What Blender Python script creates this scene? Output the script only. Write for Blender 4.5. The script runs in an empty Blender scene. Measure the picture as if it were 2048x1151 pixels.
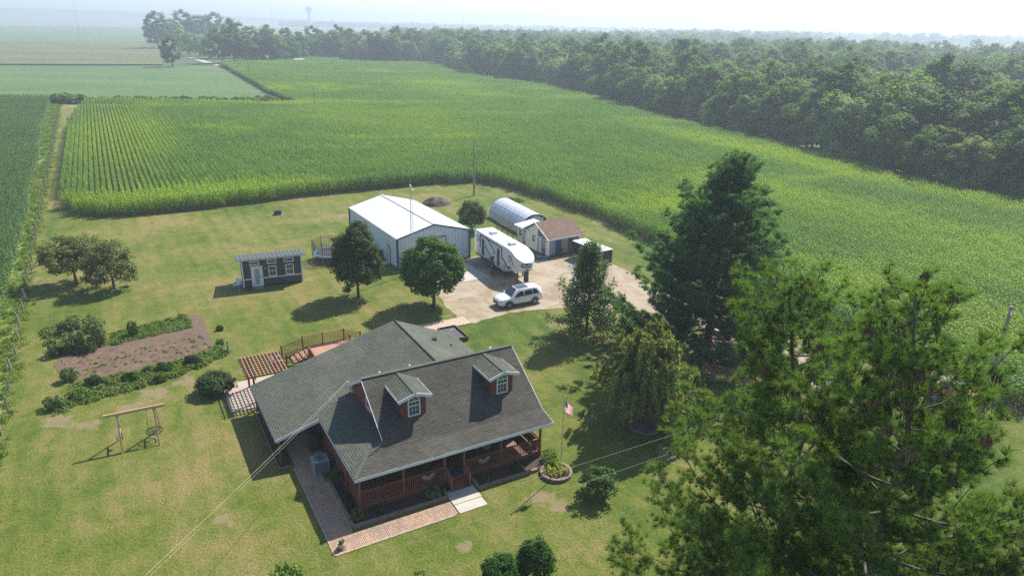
import bpy, math, random
import numpy as np
from mathutils import Vector, Matrix
R = math.radians
SC = bpy.context.scene
COL = SC.collection

# ------------------------------------------------------------ camera (survey: 26.5 m above the yard)
CAM_H, FPX, HOR, SLOPE = 26.5, 1408.8, 48.84, .0212
roll = math.atan(SLOPE); pitch = math.atan((575.5-HOR)*math.cos(roll)/FPX)
cr, sr, cp, sp = math.cos(roll), math.sin(roll), math.cos(pitch), math.sin(pitch)
_rl, _ul, _fw = Vector((1, 0, 0)), Vector((0, sp, cp)), Vector((0, cp, -sp))
_right = _rl*cr + _ul*sr; _up = _ul*cr - _rl*sr
cam = bpy.data.cameras.new('camera'); camo = bpy.data.objects.new('camera', cam); COL.objects.link(camo)
cam.sensor_width = 36; cam.lens = 36*FPX/2048; cam.clip_start = .5; cam.clip_end = 20000
M = Matrix((_right, _up, -_fw)).transposed().to_4x4(); M.translation = Vector((0, 0, CAM_H)); camo.matrix_world = M
SC.camera = camo

# ------------------------------------------------------------ sun, sky, exposure
SUN_AZ, SUN_EL = 53.0, 46.5            # towards the sun: degrees counter-clockwise from +x, elevation
w = bpy.data.worlds.new('World'); SC.world = w; w.use_nodes = True
nt = w.node_tree; bg = nt.nodes['Background']
sky = nt.nodes.new('ShaderNodeTexSky'); sky.sky_type = 'NISHITA'; sky.sun_disc = False
sky.sun_elevation = R(SUN_EL); sky.sun_rotation = R(90-SUN_AZ); sky.dust_density = .6; sky.air_density = 1.0; sky.ozone_density = 1.0
bg.inputs[1].default_value = .10
nt.links.new(sky.outputs[0], bg.inputs[0])
sl = bpy.data.lights.new('sun', 'SUN'); sl.energy = 4.9; sl.angle = R(.6); sl.color = (1, .945, .84)
so = bpy.data.objects.new('sun', sl); COL.objects.link(so)
sd = Vector((math.cos(R(SUN_AZ))*math.cos(R(SUN_EL)), math.sin(R(SUN_AZ))*math.cos(R(SUN_EL)), math.sin(R(SUN_EL))))
so.rotation_euler = sd.to_track_quat('Z', 'Y').to_euler()
vs = SC.view_settings; vs.view_transform = 'Standard'; vs.look = 'None'; vs.exposure = .87; vs.gamma = 1; vs.use_curve_mapping = False
HAZE = .00054
SC.cycles.use_denoising = False
SC.cycles.max_bounces = 6; SC.cycles.diffuse_bounces = 3; SC.cycles.transmission_bounces = 4; SC.cycles.transparent_max_bounces = 8; SC.cycles.volume_bounces = 0

# ------------------------------------------------------------ survey helpers
def G(px, py, z=0.0):
    """surveyed point: where the sight line of a measured direction meets height z"""
    x, y = px-1024., -(py-575.5)
    xr = x*cr - y*sr; yr = x*sr + y*cr
    v = (xr, FPX*cp+yr*sp, -FPX*sp+yr*cp); t = (z-CAM_H)/v[2]
    return Vector((v[0]*t, v[1]*t, z))
TH = .5225; HO = Vector((-8.4737, 33.3753, 0)); CT, ST = math.cos(TH), math.sin(TH)
def H(u, v, z=0.0):                    # house frame -> world
    return Vector((HO.x+u*CT-v*ST, HO.y+u*ST+v*CT, z))
def HI(p):
    dx, dy = p[0]-HO.x, p[1]-HO.y
    return dx*CT+dy*ST, -dx*ST+dy*CT

# ------------------------------------------------------------ materials
MATS = {}
def _new(name):
    m = bpy.data.materials.new(name); m.use_nodes = True
    return m, m.node_tree, m.node_tree.nodes['Principled BSDF']
def _noise(nt, scale, detail=3, rough=.6, coord='Position', dist=0.0, vec=None):
    n = nt.nodes.new('ShaderNodeTexNoise'); n.inputs['Scale'].default_value = scale
    n.inputs['Detail'].default_value = detail; n.inputs['Roughness'].default_value = rough; n.inputs['Distortion'].default_value = dist
    if vec is not None: nt.links.new(vec, n.inputs['Vector']); return n
    if coord == 'Position':
        g = nt.nodes.new('ShaderNodeNewGeometry'); nt.links.new(g.outputs['Position'], n.inputs['Vector'])
    else:
        g = nt.nodes.new('ShaderNodeTexCoord'); nt.links.new(g.outputs['Object'], n.inputs['Vector'])
    return n
def _ramp(nt, fac, stops):
    r = nt.nodes.new('ShaderNodeValToRGB'); e = r.color_ramp.elements
    while len(e) < len(stops): e.new(.5)
    for i, (p, c) in enumerate(stops):
        e[i].position = p; e[i].color = (c[0], c[1], c[2], 1)
    nt.links.new(fac, r.inputs[0]); return r.outputs[0]
def _mix(nt, fac, a, b, mode='MIX'):
    m = nt.nodes.new('ShaderNodeMix'); m.data_type = 'RGBA'; m.blend_type = mode
    for s, x in ((0, fac), (6, a), (7, b)):
        if hasattr(x, 'is_output'): nt.links.new(x, m.inputs[s])
        elif s == 0: m.inputs[0].default_value = x
        else: m.inputs[s].default_value = (x[0], x[1], x[2], 1)
    return m.outputs[2]
def _math(nt, op, a, b=None, clamp=False):
    m = nt.nodes.new('ShaderNodeMath'); m.operation = op; m.use_clamp = clamp
    for i, x in enumerate((a, b)):
        if x is None: continue
        if hasattr(x, 'is_output'): nt.links.new(x, m.inputs[i])
        else: m.inputs[i].default_value = x
    return m.outputs[0]
def _bump(nt, b, h, strength, dist):
    n = nt.nodes.new('ShaderNodeBump'); n.inputs['Strength'].default_value = strength; n.inputs['Distance'].default_value = dist
    nt.links.new(h, n.inputs['Height']); nt.links.new(n.outputs[0], b.inputs['Normal'])
def _island(nt):
    return nt.nodes.new('ShaderNodeNewGeometry').outputs['Random Per Island']
def mat(name, col, rough=.6, col2=None, scale=3.0, metal=0.0, bump=0.0, bscale=None, island=0.0, spec=.5, coord='Object', dirt=None):
    """plain surface: two tones mixed by noise, optional tone jitter per loose piece, fine relief"""
    if name in MATS: return MATS[name]
    m, nt, b = _new(name)
    b.inputs['Roughness'].default_value = rough; b.inputs['Metallic'].default_value = metal
    b.inputs['Specular IOR Level'].default_value = spec
    if col2 is None: col2 = tuple(c*.8 for c in col)
    n = _noise(nt, scale, 4, .65, coord)
    c = _ramp(nt, n.outputs[0], [(.3, col), (.7, col2)])
    if dirt:
        n2 = _noise(nt, .35, 4, .6, 'Position'); c = _mix(nt, _math(nt, 'MULTIPLY', _math(nt, 'SUBTRACT', n2.outputs[0], .48, True), 4.0, True), c, dirt)
    if island:
        hs = nt.nodes.new('ShaderNodeHueSaturation'); nt.links.new(c, hs.inputs['Color'])
        nt.links.new(_math(nt, 'ADD', _math(nt, 'MULTIPLY', _island(nt), island*2), 1-island), hs.inputs['Value']); c = hs.outputs[0]
    nt.links.new(c, b.inputs['Base Color'])
    if bump:
        n3 = _noise(nt, bscale or scale*6, 3, .6, coord); _bump(nt, b, n3.outputs[0], 1.0, bump)
    MATS[name] = m; return m
def leafmat(name, c1, c2, c3=None, trans=.35, rough=.6, patch=.25, spec=.06, isl=.35, tcol=None, world_patch=None):
    """leaves: tone by leaf and by patch of the crown, thin enough to let light through"""
    if name in MATS: return MATS[name]
    m, nt, b = _new(name)
    b.inputs['Roughness'].default_value = rough; b.inputs['Specular IOR Level'].default_value = spec
    n = _noise(nt, patch, 3, .6, 'Position')
    c = _ramp(nt, n.outputs[0], [(.35, c1), (.65, c2)])
    if c3: c = _mix(nt, _math(nt, 'MULTIPLY', _math(nt, 'GREATER_THAN', _island(nt), .88), .8), c, c3)
    if world_patch: c = world_patch(nt, c)
    hs = nt.nodes.new('ShaderNodeHueSaturation'); nt.links.new(c, hs.inputs['Color'])
    nt.links.new(_math(nt, 'ADD', _math(nt, 'MULTIPLY', _island(nt), isl*2), 1-isl), hs.inputs['Value']); c = hs.outputs[0]
    nt.links.new(c, b.inputs['Base Color'])
    tr = nt.nodes.new('ShaderNodeBsdfTranslucent')
    tc = _mix(nt, 1.0, c, tcol or (1.3, 1.5, .55), 'MULTIPLY'); nt.links.new(tc, tr.inputs['Color'])
    mx = nt.nodes.new('ShaderNodeMixShader'); mx.inputs[0].default_value = trans
    nt.links.new(b.outputs[0], mx.inputs[1]); nt.links.new(tr.outputs[0], mx.inputs[2])
    nt.links.new(mx.outputs[0], nt.nodes['Material Output'].inputs[0])
    MATS[name] = m; return m

# ------------------------------------------------------------ objects
def tag(o, label=None, cat=None, group=None, kind=None):
    if label: o['label'] = label
    if cat: o['category'] = cat
    if group: o['group'] = group
    if kind: o['kind'] = kind
    return o
def thing(name, label, cat, loc=(0, 0, 0), rz=0.0, group=None):
    o = bpy.data.objects.new(name, None); o.empty_display_size = .3; COL.objects.link(o)
    o.location = loc; o.rotation_euler = (0, 0, rz)
    return tag(o, label, cat, group)
def link(name, me, parent=None, loc=None, rot=None, scale=None):
    o = bpy.data.objects.new(name, me); COL.objects.link(o)
    if parent: o.parent = parent
    if loc is not None: o.location = loc
    if rot is not None: o.rotation_euler = rot
    if scale is not None: o.scale = scale
    return o
def copy_tree(o, parent=None):
    c = o.copy(); COL.objects.link(c)
    if parent: c.parent = parent
    for ch in list(o.children): copy_tree(ch, c)
    return c
def npmesh(name, V, F, m, smooth=False):
    """mesh from a vertex array and an array of equal-sided faces"""
    V = np.asarray(V, dtype=np.float32).reshape(-1, 3); F = np.asarray(F, dtype=np.int32); k = F.shape[1]
    me = bpy.data.meshes.new(name); me.vertices.add(len(V)); me.vertices.foreach_set('co', V.ravel())
    me.loops.add(F.size); me.loops.foreach_set('vertex_index', F.ravel())
    me.polygons.add(len(F)); me.polygons.foreach_set('loop_start', np.arange(len(F), dtype=np.int32)*k)
    me.polygons.foreach_set('loop_total', np.full(len(F), k, dtype=np.int32))
    if smooth: me.polygons.foreach_set('use_smooth', np.ones(len(F), dtype=bool))
    me.update(calc_edges=True); me.materials.append(m); return me
class MB:
    def __init__(s): s.v = []; s.f = []
    def add(s, vs, fs):
        n = len(s.v); s.v += [tuple(v) for v in vs]; s.f += [tuple(i+n for i in f) for f in fs]; return s
    def box(s, x0, y0, z0, x1, y1, z1):
        return s.add([(x0, y0, z0), (x1, y0, z0), (x1, y1, z0), (x0, y1, z0), (x0, y0, z1), (x1, y0, z1), (x1, y1, z1), (x0, y1, z1)],
                     [(0, 3, 2, 1), (4, 5, 6, 7), (0, 1, 5, 4), (1, 2, 6, 5), (2, 3, 7, 6), (3, 0, 4, 7)])
    def beam(s, p, q, w, h, up=(0, 0, 1)):
        p, q = Vector(p), Vector(q); d = (q-p).normalized(); u = Vector(up)
        if abs(d.dot(u)) > .98: u = Vector((0, 1, 0))
        sd_ = d.cross(u).normalized(); u = sd_.cross(d)
        a, b = sd_*w/2, u*h/2
        return s.add([p-a-b, p+a-b, p+a+b, p-a+b, q-a-b, q+a-b, q+a+b, q-a+b],
                     [(0, 1, 2, 3), (7, 6, 5, 4), (0, 4, 5, 1), (1, 5, 6, 2), (2, 6, 7, 3), (3, 7, 4, 0)])
    def tube(s, pts, rs, n=6, cap=True):
        pts = [Vector(p) for p in pts]
        if not hasattr(rs, '__len__'): rs = [rs]*len(pts)
        b = len(s.v); ref = Vector((0, 0, 1))
        for i, p in enumerate(pts):
            d = (pts[min(i+1, len(pts)-1)]-pts[max(i-1, 0)]).normalized()
            r = ref if abs(d.dot(ref)) < .95 else Vector((1, 0, 0))
            x = d.cross(r).normalized(); y = d.cross(x)
            s.v += [tuple(p+(x*math.cos(a)+y*math.sin(a))*rs[i]) for a in [2*math.pi*k/n for k in range(n)]]
        for i in range(len(pts)-1):
            for k in range(n):
                a = b+i*n+k; c = b+i*n+(k+1) % n; s.f.append((a, c, c+n, a+n))
        if cap:
            s.f.append(tuple(b+k for k in range(n))[::-1]); s.f.append(tuple(b+(len(pts)-1)*n+k for k in range(n)))
        return s
    def cyl(s, c, r, z0, z1, n=16, r2=None):
        return s.tube([(c[0], c[1], z0), (c[0], c[1], z1)], [r, r if r2 is None else r2], n)
    def prism(s, poly, axis, a, b):
        """2D outline pushed from a to b along an axis: 'x' (y,z outline), 'y' (x,z) or 'z' (x,y)"""
        def P(p, t): return {'x': (t, p[0], p[1]), 'y': (p[0], t, p[1]), 'z': (p[0], p[1], t)}[axis]
        n = len(poly)
        return s.add([P(p, a) for p in poly]+[P(p, b) for p in poly],
                     [tuple(range(n))[::-1], tuple(range(n, 2*n))]+[(i, (i+1) % n, (i+1) % n+n, i+n) for i in range(n)])
    def build(s, name, m, parent=None, smooth=False, **k):
        o = link(name, s.mesh(name, m, smooth), parent, **k); return o
    def mesh(s, name, m, smooth=False):
        me = bpy.data.meshes.new(name); me.from_pydata(s.v, [], s.f); me.update()
        for mm in (m if isinstance(m, (list, tuple)) else [m]): me.materials.append(mm)
        if smooth: me.polygons.foreach_set('use_smooth', [True]*len(me.polygons))
        return me
def solidpoly(name, pts, z, m, kind='structure', parent=None, thick=0.0, sub=0):
    """a ground sheet from an outline"""
    me = bpy.data.meshes.new(name); vs_ = [(p[0], p[1], z) for p in pts]; me.from_pydata(vs_, [], [tuple(range(len(pts)))])
    if sum(a[0]*b[1]-b[0]*a[1] for a, b in zip(vs_, vs_[1:]+vs_[:1])) < 0: me.flip_normals()
    me.update(); me.materials.append(m)
    o = link(name, me, parent)
    if kind: o['kind'] = kind
    return o
def inpoly(P, poly):
    x, y = P[:, 0], P[:, 1]; r = np.zeros(len(P), bool); n = len(poly)
    for i in range(n):
        x0, y0 = poly[i][0], poly[i][1]; x1, y1 = poly[(i+1) % n][0], poly[(i+1) % n][1]
        if y0 == y1: continue
        c = ((y0 > y) != (y1 > y)) & (x < (x1-x0)*(y-y0)/(y1-y0)+x0); r ^= c
    return r
def smooth_outline(pts, k=3, jit=0.0, rng=None):
    """round an outline off and fray it"""
    P = np.array([(p[0], p[1]) for p in pts], float)
    for _ in range(k):
        Q = np.roll(P, -1, 0); P = np.stack([P*.75+Q*.25, P*.25+Q*.75], 1).reshape(-1, 2)
    if jit: P += (rng or np.random.default_rng(5)).normal(0, jit, P.shape)
    return P
def variants(name, meshes):
    c = bpy.data.collections.new(name)
    for me in meshes:
        o = bpy.data.objects.new(name+'_piece', me); c.objects.link(o)
    return c
def scatter(name, P, rz, scl, idx, coll, tilt=None, parent=None):
    """ground cover nobody could count: one object, geometry nodes"""
    n = len(P); me = bpy.data.meshes.new(name); me.vertices.add(n); me.vertices.foreach_set('co', np.asarray(P, np.float32).ravel())
    rot = np.zeros((n, 3), np.float32); rot[:, 2] = rz
    if tilt is not None: rot[:, :2] = tilt
    for nm, tp, fld, d in (('rt', 'FLOAT_VECTOR', 'vector', rot), ('sc', 'FLOAT', 'value', np.asarray(scl, np.float32)), ('ix', 'INT', 'value', np.asarray(idx, np.int32))):
        a = me.attributes.new(nm, tp, 'POINT'); a.data.foreach_set(fld, d.ravel())
    o = link(name, me, parent); o['kind'] = 'stuff'
    ng = bpy.data.node_groups.new(name, 'GeometryNodeTree')
    ng.interface.new_socket('Geometry', in_out='INPUT', socket_type='NodeSocketGeometry'); ng.interface.new_socket('Geometry', in_out='OUTPUT', socket_type='NodeSocketGeometry')
    N = ng.nodes; L = ng.links; gi = N.new('NodeGroupInput'); go = N.new('NodeGroupOutput'); ip = N.new('GeometryNodeInstanceOnPoints')
    ci = N.new('GeometryNodeCollectionInfo'); ci.inputs[0].default_value = coll; ci.inputs['Separate Children'].default_value = True; ci.inputs['Reset Children'].default_value = True
    def at(nm, tp):
        q = N.new('GeometryNodeInputNamedAttribute'); q.data_type = tp; q.inputs[0].default_value = nm; return q.outputs[0]
    L.new(gi.outputs[0], ip.inputs['Points']); L.new(ci.outputs[0], ip.inputs['Instance']); ip.inputs['Pick Instance'].default_value = True
    L.new(at('ix', 'INT'), ip.inputs['Instance Index'])
    e = N.new('FunctionNodeEulerToRotation'); L.new(at('rt', 'FLOAT_VECTOR'), e.inputs[0]); L.new(e.outputs[0], ip.inputs['Rotation'])
    L.new(at('sc', 'FLOAT'), ip.inputs['Scale']); L.new(ip.outputs[0], go.inputs[0])
    md = o.modifiers.new('scatter', 'NODES'); md.node_group = ng
    return o
# ------------------------------------------------------------ foliage builders
def _unit(a): return a/np.maximum(np.linalg.norm(a, axis=1, keepdims=True), 1e-9)
def leaf_quads(P, Nrm, size, rng, asp=1.6):
    """diamond leaves at P facing Nrm; size per leaf"""
    n = len(P); t = _unit(np.cross(Nrm, rng.normal(size=(n, 3)))); b = np.cross(Nrm, t)
    s = np.asarray(size).reshape(-1, 1)*np.ones((n, 1))
    V = np.stack([P-t*s*asp/2, P+b*s/2+Nrm*s*.12, P+t*s*asp/2, P-b*s/2+Nrm*s*.12], 1).reshape(-1, 3)
    F = np.arange(4*n).reshape(n, 4); return V, F
def blades(P, D, k, L, W, spread, rng, fwd=.5):
    """needle tufts: k thin triangles from each P leaning around D"""
    n = len(P); Pk = np.repeat(P, k, 0); Dk = np.repeat(D, k, 0)
    d = _unit(Dk*fwd + _unit(rng.normal(size=(n*k, 3)))*spread)
    l = (L*rng.uniform(.7, 1.15, n*k)).reshape(-1, 1); sd_ = _unit(np.cross(d, rng.normal(size=(n*k, 3))))*W/2
    a = Pk + d*l*.05
    V = np.stack([a-sd_, a+sd_, a+d*l], 1).reshape(-1, 3); F = np.arange(3*n*k).reshape(-1, 3); return V, F
def noise_dir(rng, k=7):
    A = _unit(rng.normal(size=(k, 3))); w_ = rng.uniform(.4, 1, k); ph = rng.uniform(0, 6, k); fr = rng.uniform(2, 5, k)
    def f(d): return sum(w_[i]*np.sin(fr[i]*(d@A[i])*1.6+ph[i]) for i in range(k))/k
    return f
def crown_mesh(name, seed, rad, h0, h1, m, nclump=90, per=70, leaf=.16, rc=.55, shape='round', amp=.35, fill=.25, flat=.7, up=.5, holes=0.0, nr=.55, ow=.7):
    """crown of many leaf clumps near an uneven envelope between heights h0 and h1"""
    rng = np.random.default_rng(seed); f = noise_dir(rng)
    d = _unit(rng.normal(size=(nclump*3, 3))); d = d[d[:, 2] > -.85][:nclump]
    if holes: d = d[f(d*1.7) > -holes]
    zc, rz = (h0+h1)/2, (h1-h0)/2; r = np.where(rng.random(len(d)) < fill, rng.uniform(.2, .7, len(d)), rng.uniform(.78, .98, len(d)))*(1+amp*f(d))
    C = d*r[:, None]*np.array([rad, rad, rz]); t = C[:, 2]/rz
    if shape == 'cone': C[:, :2] *= np.clip(1.15-.75*(t+.6), .12, 1.3)[:, None]
    if shape == 'egg': C[:, :2] *= np.clip(1.08-.32*(t+.4), .3, 1.25)[:, None]
    if shape == 'vase': C[:, :2] *= np.clip(.92+.35*t, .4, 1.3)[:, None]
    C[:, 2] += zc
    k = per; n = len(C); rr = rc*rng.uniform(.6, 1.25, n)
    o = rng.normal(size=(n*k, 3)); o = _unit(o)*(rng.random((n*k, 1))**.4); o[:, 2] *= flat
    P = np.repeat(C, k, 0)+o*np.repeat(rr, k)[:, None]
    out = _unit(P-np.array([0, 0, zc-.3*rz])); N_ = _unit(out*ow+_unit(o)*.6+np.array([0, 0, up])+rng.normal(size=P.shape)*nr)
    V, F = leaf_quads(P, N_, leaf*rng.uniform(.6, 1.3, len(P)), rng)
    return npmesh(name, V, F, m), C
def limb_mesh(name, seed, C, h0, height, r0, m, lean=(0, 0), nl=14, n=7, top=.6):
    rng = random.Random(seed); mb = MB(); th = h0+(height-h0)*top
    pts = [(lean[0]*(t**1.5)*height*.1+rng.uniform(-.04, .04)*t, lean[1]*(t**1.5)*height*.1+rng.uniform(-.04, .04)*t, t*th) for t in (0, .03, .25, .5, .75, 1)]
    mb.tube(pts, [r0*1.45, r0*1.1, r0*.9, r0*.72, r0*.5, r0*.2], n)
    if C is not None and len(C):
        for i in rng.sample(range(len(C)), min(nl, len(C))):
            c = Vector(C[i]); zz = max(h0*.75, min(th*.9, c.z*.6)); k = zz/th; a = Vector((pts[-1][0]*k, pts[-1][1]*k, zz)); e = a.lerp(c, .88)
            mid = a.lerp(e, .5)+Vector((rng.uniform(-.15, .15), rng.uniform(-.15, .15), .12*(e-a).length))
            mb.tube([a, mid, e], [r0*.36, r0*.22, r0*.06], 5, False)
    return mb.mesh(name, m, True)
def shrub(name, label, cat, loc, rx, ry, h, m, seed, leaf=.08, n=60, per=40, rc=.28, group=None, shape='round', stem=True, **k):
    t = thing(name, label, cat, loc, 0, group)
    me, C = crown_mesh('foliage', seed, 1.0, .03, h, m, nclump=n, per=per, leaf=leaf, rc=rc, shape=shape, **k)
    v = np.empty(len(me.vertices)*3, np.float32); me.vertices.foreach_get('co', v); v = v.reshape(-1, 3); v[:, 0] *= rx; v[:, 1] *= ry; v[:, 2] = np.maximum(v[:, 2], .01); me.vertices.foreach_set('co', v.ravel())
    link('foliage', me, t)
    if stem:
        mb = MB(); rr = random.Random(seed)
        for i in range(5):
            c = C[rr.randrange(len(C))]; mb.tube([(0, 0, 0), (c[0]*rx*.4, c[1]*ry*.4, h*.35), (c[0]*rx*.8, c[1]*ry*.8, c[2]*.85)], [.03, .02, .008], 5, False)
        mb.build('stem', bark, t, True)
    return t
def polyline(pts, ts):
    """sample a polyline (k,3) at fractions ts"""
    pts = np.asarray(pts); s = np.linspace(0, 1, len(pts)); return np.stack([np.interp(ts, s, pts[:, i]) for i in range(3)], 1)
def pine_skeleton(seed, height, base_r, trunk, z0, z1, nbr, rmax, prof, rise=(-.1, .35), curl=.25, twig=.9, jitter=.12, gap=None, sub=True, nsub=9):
    """trunk path (list of xyz), whorls of limbs, side twigs: returns wood mesh builder and (tip positions, directions)"""
    rng = np.random.default_rng(seed); mb = MB(); tp = np.array(trunk, float); ht = tp[:, 2]
    mb.tube([tuple(p) for p in tp], [base_r*max(.05, 1-z_/height)**.75 for z_ in ht], 9)
    P, D, Z = [], [], []
    for i in range(nbr):
        t = (i+rng.uniform(0, 1))/nbr; z = z0+(z1-z0)*t; az = i*2.39996+rng.uniform(-.3, .3)
        Lb = rmax*prof(t)*rng.uniform(.72, 1.12)
        if gap and rng.random() < gap: Lb *= .5
        o = np.array([np.interp(z, ht, tp[:, 0]), np.interp(z, ht, tp[:, 1]), z]); el = rise[0]+(rise[1]-rise[0])*t+rng.normal(0, jitter)
        hd = np.array([math.cos(az), math.sin(az), 0]); pts = []
        bend = rng.normal(0, .12)
        for k in np.linspace(0, 1, 7):
            r = Lb*k; a = az+bend*k*k
            pts.append(o+np.array([math.cos(a)*r*math.cos(el), math.sin(a)*r*math.cos(el), r*math.sin(el)-Lb*.12*math.sin(k*math.pi)+curl*Lb*k**3]))
        pts = np.array(pts); r0 = max(.018, base_r*.28*(Lb/rmax)**.8)
        mb.tube([tuple(p) for p in pts], list(np.linspace(r0, .012, 7)), 5, False)
        if not sub: P.append(pts[-1]); D.append(hd); Z.append(t); continue
        ns = max(5, int(nsub*Lb/rmax)+1)
        for j in range(ns):
            k = .22+.78*(j+rng.uniform(0, .8))/ns; k = min(k, .99); b = polyline(pts, [k])[0]; fw = _unit((polyline(pts, [min(1, k+.05)])-polyline(pts, [k-.05])))[0]
            side = np.array([-hd[1], hd[0], 0])*(1 if j % 2 else -1); ls = twig*(1.15-k*.75)*rng.uniform(.6, 1.2)*(Lb/rmax)**.5
            dd = _unit((fw*.75+side*.8+np.array([0, 0, rng.uniform(0, .35)]))[None])[0]; e = b+dd*ls+np.array([0, 0, ls*.12])
            mb.tube([tuple(b), tuple((b+e)/2-np.array([0, 0, .03*ls])), tuple(e)], [.014, .01, .006], 4, False)
            m_ = max(2, int(ls/.17))
            for q in range(m_):
                kk = .3+.7*(q+1)/m_; p = b+(e-b)*kk+rng.normal(0, .05, 3); P.append(p); D.append(_unit((dd+rng.normal(0, .35, 3)+np.array([0, 0, .35]))[None])[0]); Z.append(t)
        for k in np.linspace(.5, 1, max(3, int(Lb*1.2))):
            P.append(polyline(pts, [k])[0]); D.append(_unit((hd+np.array([0, 0, .5]))[None])[0]); Z.append(t)
    for z in np.arange(height*.8, height+.05, .12):
        P.append(np.array([np.interp(z, ht, tp[:, 0]), np.interp(z, ht, tp[:, 1]), z])+rng.normal(0, .06, 3)); D.append(_unit(rng.normal(0, .6, (1, 3))+[0, 0, .9])[0]); Z.append(1.0)
    return mb, np.array(P), np.array(D), np.array(Z)
# ------------------------------------------------------------ bark, foliage tones
bark = mat('bark', (.13, .10, .075), .9, (.06, .045, .035), 5, bump=.02, coord='Position')
bark_grey = mat('bark_grey', (.2, .17, .14), .9, (.1, .085, .07), 5, bump=.02, coord='Position')

# ------------------------------------------------------------ ground sheets
BARE = ((440, 1038, .45), (462, 1046, .25), (603, 617, .5), (556, 429, 1.1), (470, 570, 1.0), (612, 560, .8), (660, 520, 2.3), (1115, 648, 1.0), (900, 632, .6), (1075, 995, .9), (1120, 1010, .7), (930, 1090, .6), (1340, 905, 1.2), (890, 960, .4), (180, 850, .8),
        (250, 815, 1.0), (310, 785, 1.2), (120, 842, 1.1), (370, 762, 1.0), (690, 430, 1.4), (1130, 400, 1.6), (1200, 445, 1.4), (1060, 385, 1.2), (60, 560, 1.2), (1930, 800, 2.2), (1985, 800, 1.5), (120, 300, 1.0))
def lawn_material():
    m, nt, b = _new('lawn'); b.inputs['Roughness'].default_value = .85; b.inputs['Specular IOR Level'].default_value = .15
    g = nt.nodes.new('ShaderNodeNewGeometry').outputs['Position']
    mp = nt.nodes.new('ShaderNodeMapping'); mp.inputs['Rotation'].default_value = (0, 0, -TH); nt.links.new(g, mp.inputs[0])
    big = _noise(nt, .09, 5, .62, vec=g, dist=.4); mid = _noise(nt, .9, 4, .7, vec=g, dist=.6); fine = _noise(nt, 7, 3, .75, vec=g)
    m2 = nt.nodes.new('ShaderNodeMapping'); m2.inputs['Scale'].default_value = (.9, .12, 1); nt.links.new(mp.outputs[0], m2.inputs[0])
    strk = _noise(nt, 1.1, 3, .6, vec=m2.outputs[0])
    f = _math(nt, 'ADD', _math(nt, 'MULTIPLY', big.outputs[0], .75), _math(nt, 'ADD', _math(nt, 'MULTIPLY', mid.outputs[0], .42), _math(nt, 'MULTIPLY', strk.outputs[0], .32)))
    # the mown grass is thinner and drier towards the open side of the yard
    sx = nt.nodes.new('ShaderNodeSeparateXYZ'); nt.links.new(g, sx.inputs[0])
    dry = _math(nt, 'MINIMUM', _math(nt, 'MULTIPLY', _math(nt, 'SUBTRACT', _math(nt, 'MULTIPLY', sx.outputs[0], -1.0), 4), .0022, True), .045)
    f = _math(nt, 'ADD', f, dry)
    su = nt.nodes.new('ShaderNodeSeparateXYZ'); nt.links.new(mp.outputs[0], su.inputs[0])   # mower lanes
    lane = _math(nt, 'SINE', _math(nt, 'ADD', _math(nt, 'MULTIPLY', su.outputs[0], 2.6), _math(nt, 'MULTIPLY', big.outputs[0], 2.5)))
    f = _math(nt, 'ADD', f, _math(nt, 'MULTIPLY', lane, .017))
    c = _ramp(nt, f, [(.58, (.050, .092, .010)), (.69, (.088, .126, .018)), (.79, (.135, .150, .034)), (.92, (.21, .175, .072))])
    c = _mix(nt, .55, c, _ramp(nt, fine.outputs[0], [(.36, (.42, .46, .38)), (.5, (1, 1, 1)), (.64, (1.6, 1.5, 1.35))]), 'MULTIPLY')
    fi2 = _noise(nt, 26, 2, .6, vec=g); c = _mix(nt, .6, c, _ramp(nt, fi2.outputs[0], [(.38, (.45, .5, .4)), (.62, (1.55, 1.5, 1.4))]), 'MULTIPLY')
    dirt = _noise(nt, .33, 4, .7, vec=g); dm = _math(nt, 'MULTIPLY', _math(nt, 'SUBTRACT', dirt.outputs[0], .715, True), 14, True)
    for (px, py, r_) in BARE:
        p = G(px, py); v = nt.nodes.new('ShaderNodeVectorMath'); v.operation = 'DISTANCE'; nt.links.new(g, v.inputs[0]); v.inputs[1].default_value = p
        e = _math(nt, 'SUBTRACT', _math(nt, 'ADD', 1.0, _math(nt, 'MULTIPLY', _math(nt, 'SUBTRACT', mid.outputs[0], .5), 3.2)), _math(nt, 'DIVIDE', v.outputs['Value'], r_))
        dm = _math(nt, 'MAXIMUM', dm, _math(nt, 'MULTIPLY', e, 2.2, True))
    c = _mix(nt, _math(nt, 'MULTIPLY', dm, .75), c, (.25, .19, .115)); nt.links.new(c, b.inputs['Base Color'])
    h = _math(nt, 'ADD', _math(nt, 'MULTIPLY', fine.outputs[0], 1), _math(nt, 'MULTIPLY', fi2.outputs[0], .5)); _bump(nt, b, h, 1, .09)
    return m
LAWN = lawn_material()
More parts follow.
